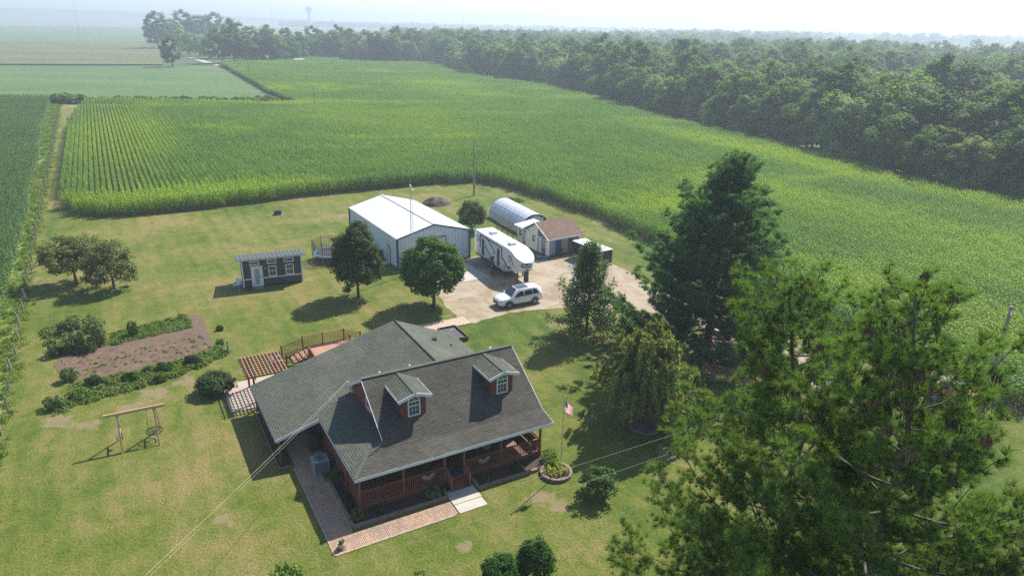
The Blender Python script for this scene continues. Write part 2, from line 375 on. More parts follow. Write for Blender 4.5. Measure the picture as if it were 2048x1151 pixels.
def field_material(name, stops, scale=.02, aspect=(1, 1, 1), fine=.5, bump=.3, rows=None):
    m, nt, b = _new(name); b.inputs['Roughness'].default_value = .8; b.inputs['Specular IOR Level'].default_value = .2
    g = nt.nodes.new('ShaderNodeNewGeometry').outputs['Position']
    mp = nt.nodes.new('ShaderNodeMapping'); mp.inputs['Rotation'].default_value = (0, 0, -TH); mp.inputs['Scale'].default_value = aspect; nt.links.new(g, mp.inputs[0])
    n1 = _noise(nt, scale, 5, .65, vec=mp.outputs[0], dist=.5); n2 = _noise(nt, fine, 3, .7, vec=g)
    c = _ramp(nt, n1.outputs[0], stops); c = _mix(nt, .6, c, _ramp(nt, n2.outputs[0], [(.3, (.55, .6, .55)), (.7, (1.35, 1.3, 1.2))]), 'MULTIPLY')
    if rows:
        wv = nt.nodes.new('ShaderNodeTexWave'); wv.wave_type = 'BANDS'; wv.bands_direction = rows[0]; wv.inputs['Scale'].default_value = rows[1]; wv.inputs['Distortion'].default_value = 1.2; wv.inputs['Detail'].default_value = 2
        mr = nt.nodes.new('ShaderNodeMapping'); mr.inputs['Rotation'].default_value = (0, 0, -TH); nt.links.new(g, mr.inputs[0]); nt.links.new(mr.outputs[0], wv.inputs[0])
        c = _mix(nt, .35, c, _ramp(nt, wv.outputs[0], [(.2, (.55, .6, .5)), (.8, (1.15, 1.15, 1.1))]), 'MULTIPLY')
    nt.links.new(c, b.inputs['Base Color']); _bump(nt, b, n2.outputs[0], 1, bump); return m
far_mat = field_material('far_farmland', [(.35, (.055, .085, .035)), (.5, (.10, .125, .05)), (.65, (.15, .145, .07))], .004, (1, .3, 1), .05, .3)
# the lawn is one finely laid sheet, the farmland beyond a second one a little lower
o = solidpoly('ground', [(-6500, -300), (6500, -300), (6500, 9500), (-6500, 9500)], -.05, far_mat)
yard = [G(-700, 1500), H(-34, -30), H(-34, 60), G(105, 212), G(170, 204), G(600, 212), G(900, 300), G(1500, 295), (150, 200), (150, 5), (60, -30), (-60, -30)]
solidpoly('lawn', yard, 0, LAWN)
soil = mat('field_soil', (.10, .085, .05), .95, (.06, .055, .03), .8, coord='Position', bump=.05)

# ------------------------------------------------------------ corn
def corn_segment(seed, length=1.52, n=8, h=2.35, tassel=True, reach=1.0):
    rng = np.random.default_rng(seed); V, F = [], []
    def quad(*p):
        i = len(V); V.extend(p); F.append((i, i+1, i+2, i+3))
    for k in range(n):
        x = (k+.5)/n*length-length/2+rng.uniform(-.05, .05); y0 = rng.uniform(-.06, .06); hh = h*rng.uniform(.88, 1.08); b = np.array([y0, x, 0.]); lean = rng.normal(0, .05, 2)
        top = b+np.array([lean[0], lean[1], hh]); a0 = rng.uniform(0, 6.28)
        for s_ in (np.array([.014, 0, 0]), np.array([0, .014, 0])): quad(b-s_, b+s_, top+s_*.6, top-s_*.6)
        for j in range(9):
            z = .22+.70*j/8; o = b+(top-b)*z; a = a0+(math.pi*(j % 2))+rng.normal(0, .45); d = np.array([math.cos(a), math.sin(a), 0]); sd_ = np.array([-d[1], d[0], 0])
            L = reach*rng.uniform(.40, .64)*(1.05-.35*abs(z-.5)); w0 = .05; up = rng.uniform(.7, 1.1)
            p1 = o+d*L*.33+np.array([0, 0, L*.42*up]); p2 = o+d*L*.72+np.array([0, 0, L*.40*up]); p3 = o+d*L*1.05+np.array([0, 0, L*rng.uniform(-.15, .2)])
            quad(o-sd_*w0*.6, o+sd_*w0*.6, p1+sd_*w0, p1-sd_*w0); quad(p1-sd_*w0, p1+sd_*w0, p2+sd_*w0*.9, p2-sd_*w0*.9); quad(p2-sd_*w0*.9, p2+sd_*w0*.9, p3+sd_*.006, p3-sd_*.006)
        if tassel:
            for j in range(3):
                a = rng.uniform(0, 6.28); d = np.array([math.cos(a), math.sin(a), 0]); sd_ = np.array([-d[1], d[0], 0])*.012; e = top+d*.09+np.array([0, 0, .24])
                quad(top-sd_, top+sd_, e+sd_, e-sd_)
    return np.array(V), np.array(F)
def corn_patch(nt, c):
    """yellower stands: along the outer rows, and where the soil is poor"""
    g = nt.nodes.new('ShaderNodeNewGeometry').outputs['Position']; sx = nt.nodes.new('ShaderNodeSeparateXYZ'); nt.links.new(g, sx.inputs[0])
    mp = nt.nodes.new('ShaderNodeMapping'); mp.inputs['Rotation'].default_value = (0, 0, .55); mp.inputs['Scale'].default_value = (.012, .035, .05); nt.links.new(g, mp.inputs[0])
    n = _noise(nt, 1.0, 4, .6, vec=mp.outputs[0], dist=.8)
    f = _math(nt, 'MULTIPLY', _math(nt, 'SUBTRACT', n.outputs[0], .54, True), 6, True)
    for (cx, cy, rx_, ry_, ang, k) in ((-88, 158, 60, 12, 118, .9), (-50, 104, 26, 7, 25, 1.0), (52, 96, 60, 10, 119, .55), (62, 138, 70, 9, 118, 1.0), (-35, 195, 40, 22, 140, .55), (-30, 300, 60, 20, 110, .5), (-118, 205, 30, 5, 25, .8), (42, 62, 22, 8, 120, .8)):
        a = R(ang); ca, sa = math.cos(a), math.sin(a)
        dx = _math(nt, 'SUBTRACT', sx.outputs[0], cx); dy = _math(nt, 'SUBTRACT', sx.outputs[1], cy)
        p = _math(nt, 'MULTIPLY', _math(nt, 'ADD', _math(nt, 'MULTIPLY', dx, ca), _math(nt, 'MULTIPLY', dy, sa)), 1/rx_)
        q = _math(nt, 'MULTIPLY', _math(nt, 'SUBTRACT', _math(nt, 'MULTIPLY', dy, ca), _math(nt, 'MULTIPLY', dx, sa)), 1/ry_)
        e = _math(nt, 'MULTIPLY', _math(nt, 'SUBTRACT', 1.2, _math(nt, 'ADD', _math(nt, 'MULTIPLY', p, p), _math(nt, 'MULTIPLY', q, q)), True), k, True)
        f = _math(nt, 'MAXIMUM', f, _math(nt, 'MULTIPLY', e, _math(nt, 'ADD', _math(nt, 'MULTIPLY', n.outputs[0], 1.2), .1)))
    # old dry leaves and stalks low on the plant
    lo = _math(nt, 'SUBTRACT', 1.0, _math(nt, 'MULTIPLY', sx.outputs[2], 1.3), True)
    c = _mix(nt, f, c, (.34, .42, .03)); return _mix(nt, _math(nt, 'MULTIPLY', lo, .7), c, (.19, .16, .075))
CORN = leafmat('corn_leaf', (.11, .215, .034), (.16, .265, .05), (.28, .32, .09), trans=.48, rough=.5, patch=.06, spec=.16, isl=.25, world_patch=corn_patch)
CORN2 = leafmat('corn_leaf_dark', (.075, .150, .040), (.105, .185, .052), (.30, .28, .16), trans=.4, rough=.45, patch=.08, spec=.2, isl=.3)
cv = variants('corn_row', [npmesh('corn_row', *corn_segment(s, reach=1.0 if s < 5 else .66), CORN) for s in range(8)])
cv2 = variants('corn_row_dark', [npmesh('corn_row_dark', *corn_segment(20+s, n=8, h=2.3, reach=.72), CORN2) for s in range(4)])
def fill_rows(poly, du, dv, along_v=True, seed=0, skip=.0):
    """row pieces inside an outline, rows laid along the farm's grid"""
    P = np.array([HI(p) for p in poly]); rng = np.random.default_rng(seed)
    u0, u1, v0, v1 = P[:, 0].min(), P[:, 0].max(), P[:, 1].min(), P[:, 1].max()
    a, b = (du, dv) if along_v else (dv, du)
    U, V_ = np.meshgrid(np.arange(u0, u1, a), np.arange(v0, v1, b)); q = np.stack([U.ravel(), V_.ravel()], 1)
    q = q[inpoly(q, P)]; q = q[rng.random(len(q)) >= skip]
    W = np.stack([HO.x+q[:, 0]*CT-q[:, 1]*ST, HO.y+q[:, 0]*ST+q[:, 1]*CT, np.zeros(len(q))], 1); return W, q
foot = [(128, 405), (133, 418), (150, 428), (175, 433), (205, 435.5), (250, 434), (400, 420), (600, 396), (800, 374), (900, 368), (935, 365.5), (965, 366), (1000, 373), (1080, 396), (1180, 431), (1270, 470), (1400, 530), (1600, 625), (1800, 720), (1975, 795)]
corn_poly = [G(x, y) for x, y in foot]+[G(2060, 830), G(2500, 950), G(2500, 600)]
corn_poly += [G(x, y) for x, y in ((2150, 460), (2048, 425), (1900, 400), (1800, 375), (1700, 345), (1600, 315), (1500, 290), (1400, 265), (1300, 240), (1200, 205), (1100, 178), (1000, 165), (925, 150), (860, 129), (770, 130), (700, 128), (620, 118), (440, 130), (530, 183), (595, 215), (550, 217), (170, 210), (148, 240), (134, 290), (124, 340))]
solidpoly('corn_soil', corn_poly, .012, soil)
Wp, q = fill_rows(corn_poly, .80, 1.5, True, 1)
edge_v = np.interp(q[:, 0], [HI(G(*p))[0] for p in foot[3:]], [HI(G(*p))[1] for p in foot[3:]])
head = (q[:, 1] < edge_v+7)&(q[:, 0] < 15)
rng = np.random.default_rng(3)
W1 = Wp[~head]; hp = [G(*p) for p in foot[:11]]
Wq, qq = fill_rows(corn_poly, .76, 1.5, False, 2); ev = np.interp(qq[:, 0], [HI(G(*p))[0] for p in foot[3:]], [HI(G(*p))[1] for p in foot[3:]]); hd2 = (qq[:, 1] < ev+7)&(qq[:, 0] < 15)
W2 = Wq[hd2]; allP = np.concatenate([W1, W2]); rz = np.concatenate([TH+np.pi*rng.integers(0, 2, len(W1)), TH+np.pi/2+np.pi*rng.integers(0, 2, len(W2))])
allP[:, :2] += rng.normal(0, .03, (len(allP), 2)); d = np.hypot(allP[:, 0], allP[:, 1])
uu = np.array([HI(p)[0] for p in allP]); narrow = (uu < 12+6*rng.random(len(uu)))&(allP[:, 1] < 235); narrow[len(W1):] = False
sc = rng.uniform(.88, 1.07, len(allP))*(1+.06*np.sin(allP[:, 0]*.05+allP[:, 1]*.03))
o = scatter('corn_field', allP, rz, sc, np.where(narrow, rng.integers(5, 8, len(allP)), rng.integers(0, 5, len(allP))), cv)
tag(o, 'tall green corn field wrapping round the yard', 'corn')
print('corn segments', len(allP))
# older corn left of the fence
lp = [G(103, 203), G(86, 250), G(78, 320), G(58, 420), G(20, 560), G(-15, 680), G(-60, 800), G(-400, 900), G(-900, 560), G(-700, 203)]
lp = [H(HI(p)[0], HI(p)[1]) for p in lp]
solidpoly('corn_soil', lp, .012, soil)
Wl, ql = fill_rows(lp, .80, 1.5, True, 5); Wl[:, :2] += rng.normal(0, .03, (len(Wl), 2))
o = scatter('dark_corn_field', Wl, TH+np.pi*rng.integers(0, 2, len(Wl)), rng.uniform(.9, 1.05, len(Wl)), rng.integers(0, 4, len(Wl)), cv2)
tag(o, 'older dark green corn standing in rows left of the wire fence', 'corn'); print('dark corn', len(Wl))

# ------------------------------------------------------------ fields beyond
bean = field_material('soybean_leaves', [(.35, (.075, .135, .040)), (.55, (.095, .160, .048)), (.7, (.120, .180, .055))], .03, (.4, 1.2, 1), .45, .5, ('X', .42))
solidpoly('soybean_field', [G(-900, 206), G(104, 199), G(300, 206), G(545, 205), G(597, 212), G(520, 180), G(436, 133), G(330, 133.5), G(-900, 134)], .03, bean)
tan = field_material('tasselled_corn', [(.35, (.10, .125, .05)), (.55, (.14, .145, .07)), (.7, (.17, .155, .085))], .02, (.3, 1, 1), .35, .6, ('X', .25))
MBt = MB(); tp_ = [G(-1100, 128), G(325, 131), G(318, 105), G(300, 88), G(290, 84), G(-1100, 70)]
MBt.prism([(p.x, p.y) for p in tp_], 'z', 0, .7); o = MBt.build('tasselled_corn_field', tan); o['kind'] = 'structure'
_e = [G(x, 131.5+(x-325)*.004) for x in np.linspace(-60, 326, 120)]; _P = []
for a_, b_ in zip(_e, _e[1:]):
    n_ = int((b_-a_).length/1.4)
    for k_ in range(n_):
        c_ = a_.lerp(b_, k_/n_)
        for off_ in (0, .8, 1.6, 2.4): _P.append((c_.x, c_.y+off_, 0))
_P = np.array(_P); _r = np.random.default_rng(6); o = scatter('tasselled_corn_edge', _P, _r.uniform(0, 6.28, len(_P)), _r.uniform(.85, 1.15, len(_P)), _r.integers(0, 4, len(_P)), cv2); tag(o, 'front rows of the far tasselled corn field', 'corn')
bean2 = field_material('soybean_leaves_far', [(.35, (.085, .15, .06)), (.7, (.11, .18, .07))], .01, (.3, 1, 1), .1, .3)
solidpoly('distant_bean_field', [G(-1100, 72), G(300, 84), G(330, 80), G(330, 57), G(-1100, 44)], .4, bean2)
strip = field_material('distant_stubble', [(.35, (.16, .17, .09)), (.7, (.22, .20, .12))], .01, (.3, 1, 1), .1, .3)
solidpoly('distant_stubble_field', [G(-1100, 43), G(330, 57), G(700, 60), G(700, 52), G(-1100, 34)], .8, strip)
meadow = field_material('meadow_grass', [(.35, (.10, .15, .05)), (.7, (.16, .19, .07))], .02, (1, 1, 1), .3, .3)
solidpoly('paddock', [G(1840, 215), G(1945, 222), G(1935, 183), G(1850, 183)], .05, meadow)
solidpoly('meadow', [G(1700, 110), G(2200, 135), G(2200, 98), G(1700, 90)], .5, meadow)
solidpoly('field_verge', [G(160, 217), G(596, 217), G(600, 211), G(545, 203), G(300, 205), G(110, 199), G(112, 212)], .035, field_material('verge', [(.4, (.13, .17, .05)), (.6, (.22, .21, .09))], .3, (1, 1, 1), 1, .2))

# ------------------------------------------------------------ drive, pads, worn ground
def gravel_material():
    m, nt, b = _new('gravel'); b.inputs['Roughness'].default_value = .9
    g = nt.nodes.new('ShaderNodeNewGeometry').outputs['Position']
    n1 = _noise(nt, .25, 5, .65, vec=g, dist=1.0); n2 = _noise(nt, 9, 3, .8, vec=g); n3 = _noise(nt, .8, 3, .6, vec=g, dist=1.5)
    c = _ramp(nt, n1.outputs[0], [(.36, (.24, .18, .12)), (.5, (.33, .26, .185)), (.62, (.34, .31, .265))])
    c = _mix(nt, .6, c, _ramp(nt, n2.outputs[0], [(.3, (.6, .6, .6)), (.7, (1.3, 1.28, 1.25))]), 'MULTIPLY')
    gm = _math(nt, 'MULTIPLY', _math(nt, 'SUBTRACT', n3.outputs[0], .60, True), 10, True)
    c = _mix(nt, _math(nt, 'MULTIPLY', gm, .8), c, (.13, .17, .05)); nt.links.new(c, b.inputs['Base Color']); _bump(nt, b, n2.outputs[0], 1, .05); return m
gravel = gravel_material()
gp = [(939, 514), (958, 513), (985, 512), (1030, 525), (1082, 521), (1145, 512), (1195, 520), (1240, 532), (1275, 556), (1330, 590), (1420, 615), (1520, 645), (1620, 700), (1710, 752), (1750, 790), (1725, 812), (1680, 800), (1560, 735), (1450, 668), (1400, 652), (1300, 622), (1200, 612), (1100, 617), (1040, 622), (985, 634), (945, 648), (925, 645), (900, 622), (880, 600), (872, 580), (885, 565), (905, 560)]
solidpoly('gravel_drive', smooth_outline([G(*p) for p in gp], 2, .09), .008, gravel)
conc = mat('concrete', (.46, .43, .38), .8, (.38, .35, .31), 1.2, coord='Position', bump=.004, bscale=30, dirt=(.36, .33, .28))
BO = G(797, 538); BT = R(31.4)
def B(u, v, z=0): return Vector((BO.x+u*math.cos(BT)-v*math.sin(BT), BO.y+u*math.sin(BT)+v*math.cos(BT), z))
mb = MB(); mb.prism([(p.x, p.y) for p in (B(2.6, -7.4), B(7.9, -7.3), B(7.9, -.02), B(2.6, -.02))], 'z', -.1, .05); o = mb.build('concrete_pad', conc); o['kind'] = 'structure'
asph = mat('grey_gravel', (.24, .235, .225), .9, (.17, .165, .16), 2, coord='Position', bump=.03)
solidpoly('parking_patch', smooth_outline([G(*p) for p in ((1128, 525), (1165, 520), (1200, 548), (1180, 575), (1150, 560))], 2, .05), .014, asph)
mulch = mat('pine_straw', (.22, .12, .07), .95, (.30, .18, .11), .7, coord='Position', bump=.04)
solidpoly('pine_straw_ground', smooth_outline([G(*p) for p in ((1380, 690), (1440, 660), (1510, 665), (1560, 700), (1560, 750), (1480, 770), (1400, 760))], 2, .25), .012, mulch)
dirtm = mat('bare_dirt', (.34, .25, .16), .95, (.24, .17, .11), 1.5, coord='Position', bump=.03)
roadm = mat('road_gravel', (.46, .43, .38), .9, (.38, .35, .3), .3, coord='Position')
solidpoly('road', [G(432, 131), G(400, 123), G(370, 112.5), G(352, 108), G(366, 111.5), G(408, 121), G(446, 130.5)], .06, roadm)
water = mat('pond_water', (.5, .56, .62), .15)
solidpoly('pond', [G(1285, 104), G(1312, 105), G(1312, 97), G(1296, 97)], .1, water)

# ------------------------------------------------------------ distant woods
F1 = leafmat('wood_leaves_green', (.11, .18, .045), (.16, .235, .065), trans=.6, patch=.12, isl=.13)
F2 = leafmat('wood_leaves_pale', (.19, .255, .09), (.26, .32, .12), trans=.6, patch=.12, isl=.13)
F3 = leafmat('wood_leaves_dark', (.07, .125, .04), (.105, .165, .055), trans=.57, patch=.12, isl=.13)
TV = []
for i, (fm, rad, h0, h1, nc, shp, lf, desc) in enumerate((
        (F1, 4.6, 1.0, 12.5, 90, 'egg', .42, 'broad mid green'), (F3, 5.2, 1.5, 14.5, 100, 'round', .42, 'upright dark green'), (F2, 4.2, .5, 11.0, 85, 'egg', .36, 'pale silvery green'),
        (F1, 3.8, 1.0, 13.5, 80, 'egg', .42, 'narrow upright green'), (F2, 5.4, .6, 9.5, 95, 'round', .36, 'low spreading pale green'), (F3, 4.4, 1.5, 12.0, 80, 'vase', .42, 'flat topped dark green'),
        (F1, 5.8, 1.2, 13.5, 115, 'round', .42, 'wide round green'), (F3, 3.2, .6, 10.0, 60, 'cone', .42, 'pointed dark green'))):
    me, C = crown_mesh('crown', 100+i, rad, h0, h1, fm, nclump=nc, per=66, leaf=lf, rc=1.3, shape=shp, amp=.5, fill=.12, up=.9, nr=.28, ow=1.0)
    TV.append((me, limb_mesh('trunk', i, C, 1.5, h1, .3, bark, nl=4, n=6), desc, rad, h1))
def wood_tree(i, p, s, rz, name, label, group):
    me, tk, desc, rad, h = TV[i]
    t = thing(name, label.replace('*', desc), 'tree', (p[0], p[1], 0), rz, group); t.scale = (s, s, s*random.uniform(.9, 1.1))
    link('crown', me, t); link('trunk', tk, t); return t
random.seed(11); rng = np.random.default_rng(11)
edge = [(2300, 500), (2150, 456), (2048, 418), (1900, 393), (1800, 368), (1700, 338), (1600, 308), (1500, 284), (1400, 259), (1300, 234), (1200, 200), (1100, 174), (1000, 161), (925, 147), (868, 127), (810, 128), (770, 128), (700, 126), (640, 117), (620, 116)]
EP = [np.array(G(*p)[:2]) for p in edge]; seg = []; Ltot = 0
for a, b in zip(EP, EP[1:]): seg.append((Ltot, np.linalg.norm(b-a), a, b)); Ltot += np.linalg.norm(b-a)
def along(s):
    for s0, l, a, b in seg:
        if s <= s0+l: d = (b-a)/l; return a+d*(s-s0), np.array([d[1], -d[0]])
    return seg[-1][3], np.array([0, 1])
placed = []; nt_ = 0
for row, (off, step, smin, smax) in enumerate(((1.5, 6.8, .75, 1.25), (8.5, 8.2, .95, 1.45), (17, 8.6, 1.05, 1.45), (28, 10, 1.0, 1.4), (40, 12, 1.0, 1.4))):
    s = rng.uniform(0, 4)
    while s < Ltot and nt_ < 272:
        p, nrm = along(s); p = p+nrm*(off+rng.uniform(-1.5, 2.0)+2); st = step*(1+.6*np.hypot(*p)/500)
        s += st*rng.uniform(.75, 1.3)
        i = int(rng.integers(0, 8)); sc_ = rng.uniform(smin, smax)*(1.0 if np.hypot(*p) < 300 else 1.15)
        if row == 0: i = int(rng.choice([0, 2, 4, 2, 7, 0, 6]))
        px_ok = not (G(1835, 215).x < p[0] < G(1960, 222).x and 225 < p[1] < 310)
        if not px_ok: continue
        zx = 1024+FPX*p[0]/(p[1]*cp+26.5*sp)
        zone_ = next(t_ for lim, t_ in ((1960, 'near the right picture edge'), (1800, 'beside the paddock barn'), (1640, 'right of the big pine'), (1500, 'just right of the pine top'), (1360, 'straight above the big pine top'), (1240, 'left of the pine top'), (1120, 'beyond the brown shed'), (1010, 'beyond the hoop house'), (900, 'beyond the tall pole'), (760, 'at the bend of the field'), (-9999, 'next to the dark grove')) if zx > lim)
        size_ = 'small' if sc_ < .97 else 'middling' if sc_ < 1.15 else 'big'
        rowtxt = ('in the front row', 'in the second row', 'in the third row', 'in the fourth row', 'in the fifth row')[row]+' '+zone_
        wood_tree(i, p, sc_, rng.uniform(0, 6.28), 'wood_tree', size_+' * tree '+rowtxt, 'trees of the wood along the corn field'); placed.append(p); nt_ += 1
for k, (x, y, i, s_) in enumerate(((618, 118, 0, 1.35), (634, 117, 2, 1.25), (650, 119, 6, 1.3), (628, 112, 1, 1.5), (645, 110, 3, 1.5))):
    wood_tree(i, G(x, y), s_, k*1.1, 'wood_tree', ('leftmost low', 'second low', 'third low', 'tall back left', 'tall back right')[k]+' * tree where the wood meets the dark grove', 'trees of the wood along the corn field')
# clump left of the wood, the lone oak and the farm trees by the road
for k, (x, y, i, s_) in enumerate(((446, 127, 6, 1.5), (468, 126, 1, 1.45), (492, 127, 6, 1.35), (515, 126, 0, 1.5), (540, 126, 1, 1.3), (560, 125, 2, 1.5), (583, 124, 6, 1.3), (603, 122, 0, 1.35), (470, 117, 1, 1.75), (505, 116, 6, 1.7), (540, 116, 0, 1.7), (575, 116, 1, 1.55), (600, 115, 3, 1.5))):
    wood_tree(i, G(x, y), s_, k*1.3, 'grove_tree', '* tree '+('leftmost', 'second from left', 'third from left', 'fourth from left', 'fourth from right', 'third from right', 'second from right', 'rightmost', 'back left', 'back middle left', 'back middle', 'back middle right', 'back right')[k]+' in the dark grove', 'trees of the grove at the field corner')
for k, (x, y, i, s_) in enumerate(((318, 98, 1, 2.1), (345, 97, 6, 2.1), (372, 92, 1, 2.1), (402, 92, 6, 2.3), (432, 92, 1, 2.3), (380, 108, 2, 1.6), (400, 112, 4, 1.6), (418, 117, 2, 1.4), (365, 103, 2, 1.6))):
    wood_tree(i, G(x, y), s_, k*1.7, 'roadside_tree', '* tree '+('leftmost behind the lone oak', 'second from left behind the oak', 'tall behind the gravel road', 'tall middle beyond the road', 'tall nearest the grove', 'lower on the road bend', 'low beside the road end', 'low at the grove corner', 'low next to the oak crown')[k], 'trees beside the gravel road')
oak = wood_tree(1, G(345, 134), 1.05, .4, 'lone_oak', 'lone dark oak standing at the end of the field hedge by the road', None)
# the rest of the woods up to the horizon reads as one mass
fv = variants('far_tree', [t[0] for t in TV]); Q = []
def zone(poly_px, n, pad=0):
    P = np.array([G(*p)[:2] for p in poly_px]); lo, hi = P.min(0), P.max(0); out = np.empty((0, 2))
    while len(out) < n:
        c = rng.uniform(lo, hi, (n*6, 2)); c = c[inpoly(c, P)]
        if not len(c): break
        out = np.concatenate([out, c])
    return out[:n]
E0 = np.array([p for p in EP])
deep = [tuple(along(s)[0]+along(s)[1]*44) for s in np.linspace(0, Ltot, 30)]
deepP = np.array(deep+[(-60, 700), (-200, 1100), (400, 1500), (900, 1300), (560, 620), (330, 330), (200, 180)]); lo, hi = deepP.min(0), deepP.max(0)
c = rng.uniform(lo, hi, (26000, 2)); c = c[inpoly(c, deepP)][:9000]
pad_ = np.array([G(*p)[:2] for p in ((1790, 240), (1965, 240), (1945, 176), (1838, 176))]); c = c[~inpoly(c, pad_)]
mead = np.array([G(*p)[:2] for p in ((1690, 112), (2300, 140), (2300, 96), (1690, 88))]); c = c[~inpoly(c, mead)]
mead2 = np.array([G(*p)[:2] for p in ((1270, 112), (1325, 112), (1320, 95), (1280, 95))]); c = c[~inpoly(c, mead2)]
cd_ = np.hypot(c[:, 0], c[:, 1]); gap_ = np.sin(c[:, 0]*.011+1.3)*np.cos(c[:, 1]*.007+.5)+.5*np.sin(c[:, 0]*.023-c[:, 1]*.017); c = c[(cd_ < 430)|(gap_ > -.05)|(rng.random(len(c)) < .04)]
Q.append(c)
for y, n, x0, x1 in ((64, 900, 560, 1700), (60, 900, 560, 2400), (57, 1000, 700, 3000)):   # belts near the horizon
    xs = rng.uniform(x0, x1, n); Q.append(np.array([G(x, y+(x-1024)*SLOPE+rng.uniform(-1.2, 1.2))[:2] for x in xs]))
for x0, x1, y, n in ((1750, 2100, 92, 220), (1480, 1800, 84, 260), (1900, 2300, 88, 160), (600, 760, 52, 120)):
    xs = rng.uniform(x0, x1, n); Q.append(np.array([G(x, y+rng.uniform(-1, 1))[:2] for x in xs]))
Q = np.concatenate(Q); Qd = np.hypot(Q[:, 0], Q[:, 1]); Q = Q[(Qd < 5200)]; Qd = np.hypot(Q[:, 0], Q[:, 1])
o = scatter('far_woods', np.c_[Q, np.zeros(len(Q))], rng.uniform(0, 6.28, len(Q)), rng.uniform(1.0, 1.5, len(Q))*np.where(Qd > 1400, 1.25, 1), rng.integers(0, 8, len(Q)), fv)
tag(o, 'hazy woods running to the horizon', 'woods'); print('far trees', len(Q))
# ------------------------------------------------------------ yard trees
L_maple = leafmat('maple_leaves', (.06, .125, .022), (.095, .165, .03), trans=.42, patch=.5)
L_darkm = leafmat('ornamental_leaves', (.042, .082, .02), (.062, .105, .028), (.11, .08, .04), trans=.35, patch=.5)
L_fruit = leafmat('fruit_leaves', (.13, .155, .048), (.17, .19, .065), (.20, .17, .08), trans=.35, patch=.6)
L_oak = leafmat('pin_oak_leaves', (.085, .135, .045), (.12, .175, .065), trans=.42, patch=.5, spec=.2, rough=.45)
L_ndl = leafmat('pine_needles', (.090, .158, .046), (.145, .220, .064), (.22, .23, .08), trans=.45, patch=.35, rough=.5)
L_ndk = leafmat('blue_pine_needles', (.075, .15, .078), (.115, .20, .10), trans=.45, patch=.4, rough=.5)
L_weep = leafmat('cypress_needles', (.17, .21, .045), (.23, .26, .065), (.18, .15, .06), trans=.3, patch=.6)
L_shrub = leafmat('shrub_leaves', (.060, .105, .030), (.085, .135, .040), trans=.32, patch=1.2)
L_box = leafmat('arborvitae_leaves', (.030, .085, .014), (.050, .120, .020), trans=.28, patch=1.5)
L_lime = leafmat('lime_leaves', (.12, .19, .022), (.17, .24, .035), trans=.4, patch=2)
L_weed = leafmat('weed_leaves', (.13, .21, .038), (.18, .26, .06), (.25, .27, .10), trans=.42, patch=.8)
L_dkshrub = leafmat('dark_shrub_leaves', (.03, .06, .022), (.045, .08, .03), trans=.25, patch=1.5)
def yard_tree(name, label, px, rad, h0, h, m, seed, nclump, per, leaf, rc, shape, r0, lean=(0, 0), nl=16, trunkm=None, **k):
    t = thing(name, label, 'tree', G(*px)); me, C = crown_mesh('crown', seed, rad, h0, h, m, nclump=nclump, per=per, leaf=leaf, rc=rc, shape=shape, **k)
    link('crown', me, t); link('trunk', limb_mesh('trunk', seed, C, h0+.4, h, r0, trunkm or bark, lean, nl, 8), t); return t
yard_tree('maple_tree', 'dense round green tree standing between the white metal barn and the house', (868, 611), 3.0, 1.25, 7.0, L_maple, 7, 260, 95, .17, .62, 'round', .16, amp=.22, fill=.22, up=.6)
yard_tree('ornamental_tree', 'dark upright tree beside the trampoline, left of the round green tree', (717, 594), 2.35, 1.0, 7.9, L_darkm, 12, 240, 90, .16, .62, 'egg', .15, amp=.34, fill=.25)
yard_tree('apple_tree', 'spreading fruit tree with bare lower trunk, left of the pair by the fence', (153, 566), 2.75, 1.35, 5.3, L_fruit, 21, 150, 60, .15, .62, 'round', .13, lean=(-.5, .2), amp=.45, fill=.2, flat=.6)
yard_tree('apple_tree', 'bushy fruit tree with low branches, right of the pair by the fence', (229, 578), 2.5, .7, 5.0, L_fruit, 24, 150, 60, .14, .6, 'egg', .13, lean=(-.6, .6), amp=.5, fill=.2, flat=.6)
yard_tree('small_tree', 'small grey green tree between the barn and the hoop house', (944, 462), 1.9, .5, 4.3, leafmat('olive_leaves', (.075, .105, .045), (.10, .13, .055), trans=.35, patch=.6), 31, 130, 60, .15, .55, 'egg', .10, amp=.4)

def tuft_tree(name, label, base, skel, leaf, k, L, W, spread, fwd, wood, seed, dens=1):
    t = thing(name, label, 'tree', base); mb, P, D, Z = skel
    if dens > 1:   # the lower boughs carry more shoots than the crown tip
        r_ = np.random.default_rng(seed+1); low = [Z < (.93-.09*q) for q in range(dens-1)]
        P, D = np.concatenate([P]+[P[l]+r_.normal(0, 1, P[l].shape)*[.16, .16, .05] for l in low]), np.concatenate([D]+[D[l] for l in low])
    r2 = np.random.default_rng(seed+5); tv = variants(name+'_shoot', [npmesh('shoot', *blades(np.zeros((1, 3)), np.array([[0, 0, 1.]]), k, L, W, spread, np.random.default_rng(seed*10+q), fwd), leaf) for q in range(6)])
    dz = np.clip(D[:, 2], -1, 1); tilt = np.zeros((len(P), 2)); tilt[:, 1] = np.arccos(dz)
    scatter('needles', P, np.arctan2(D[:, 1], D[:, 0]), r2.uniform(.75, 1.2, len(P)), r2.integers(0, 6, len(P)), tv, tilt, t); mb.build('trunk', wood, t, True); return t, P
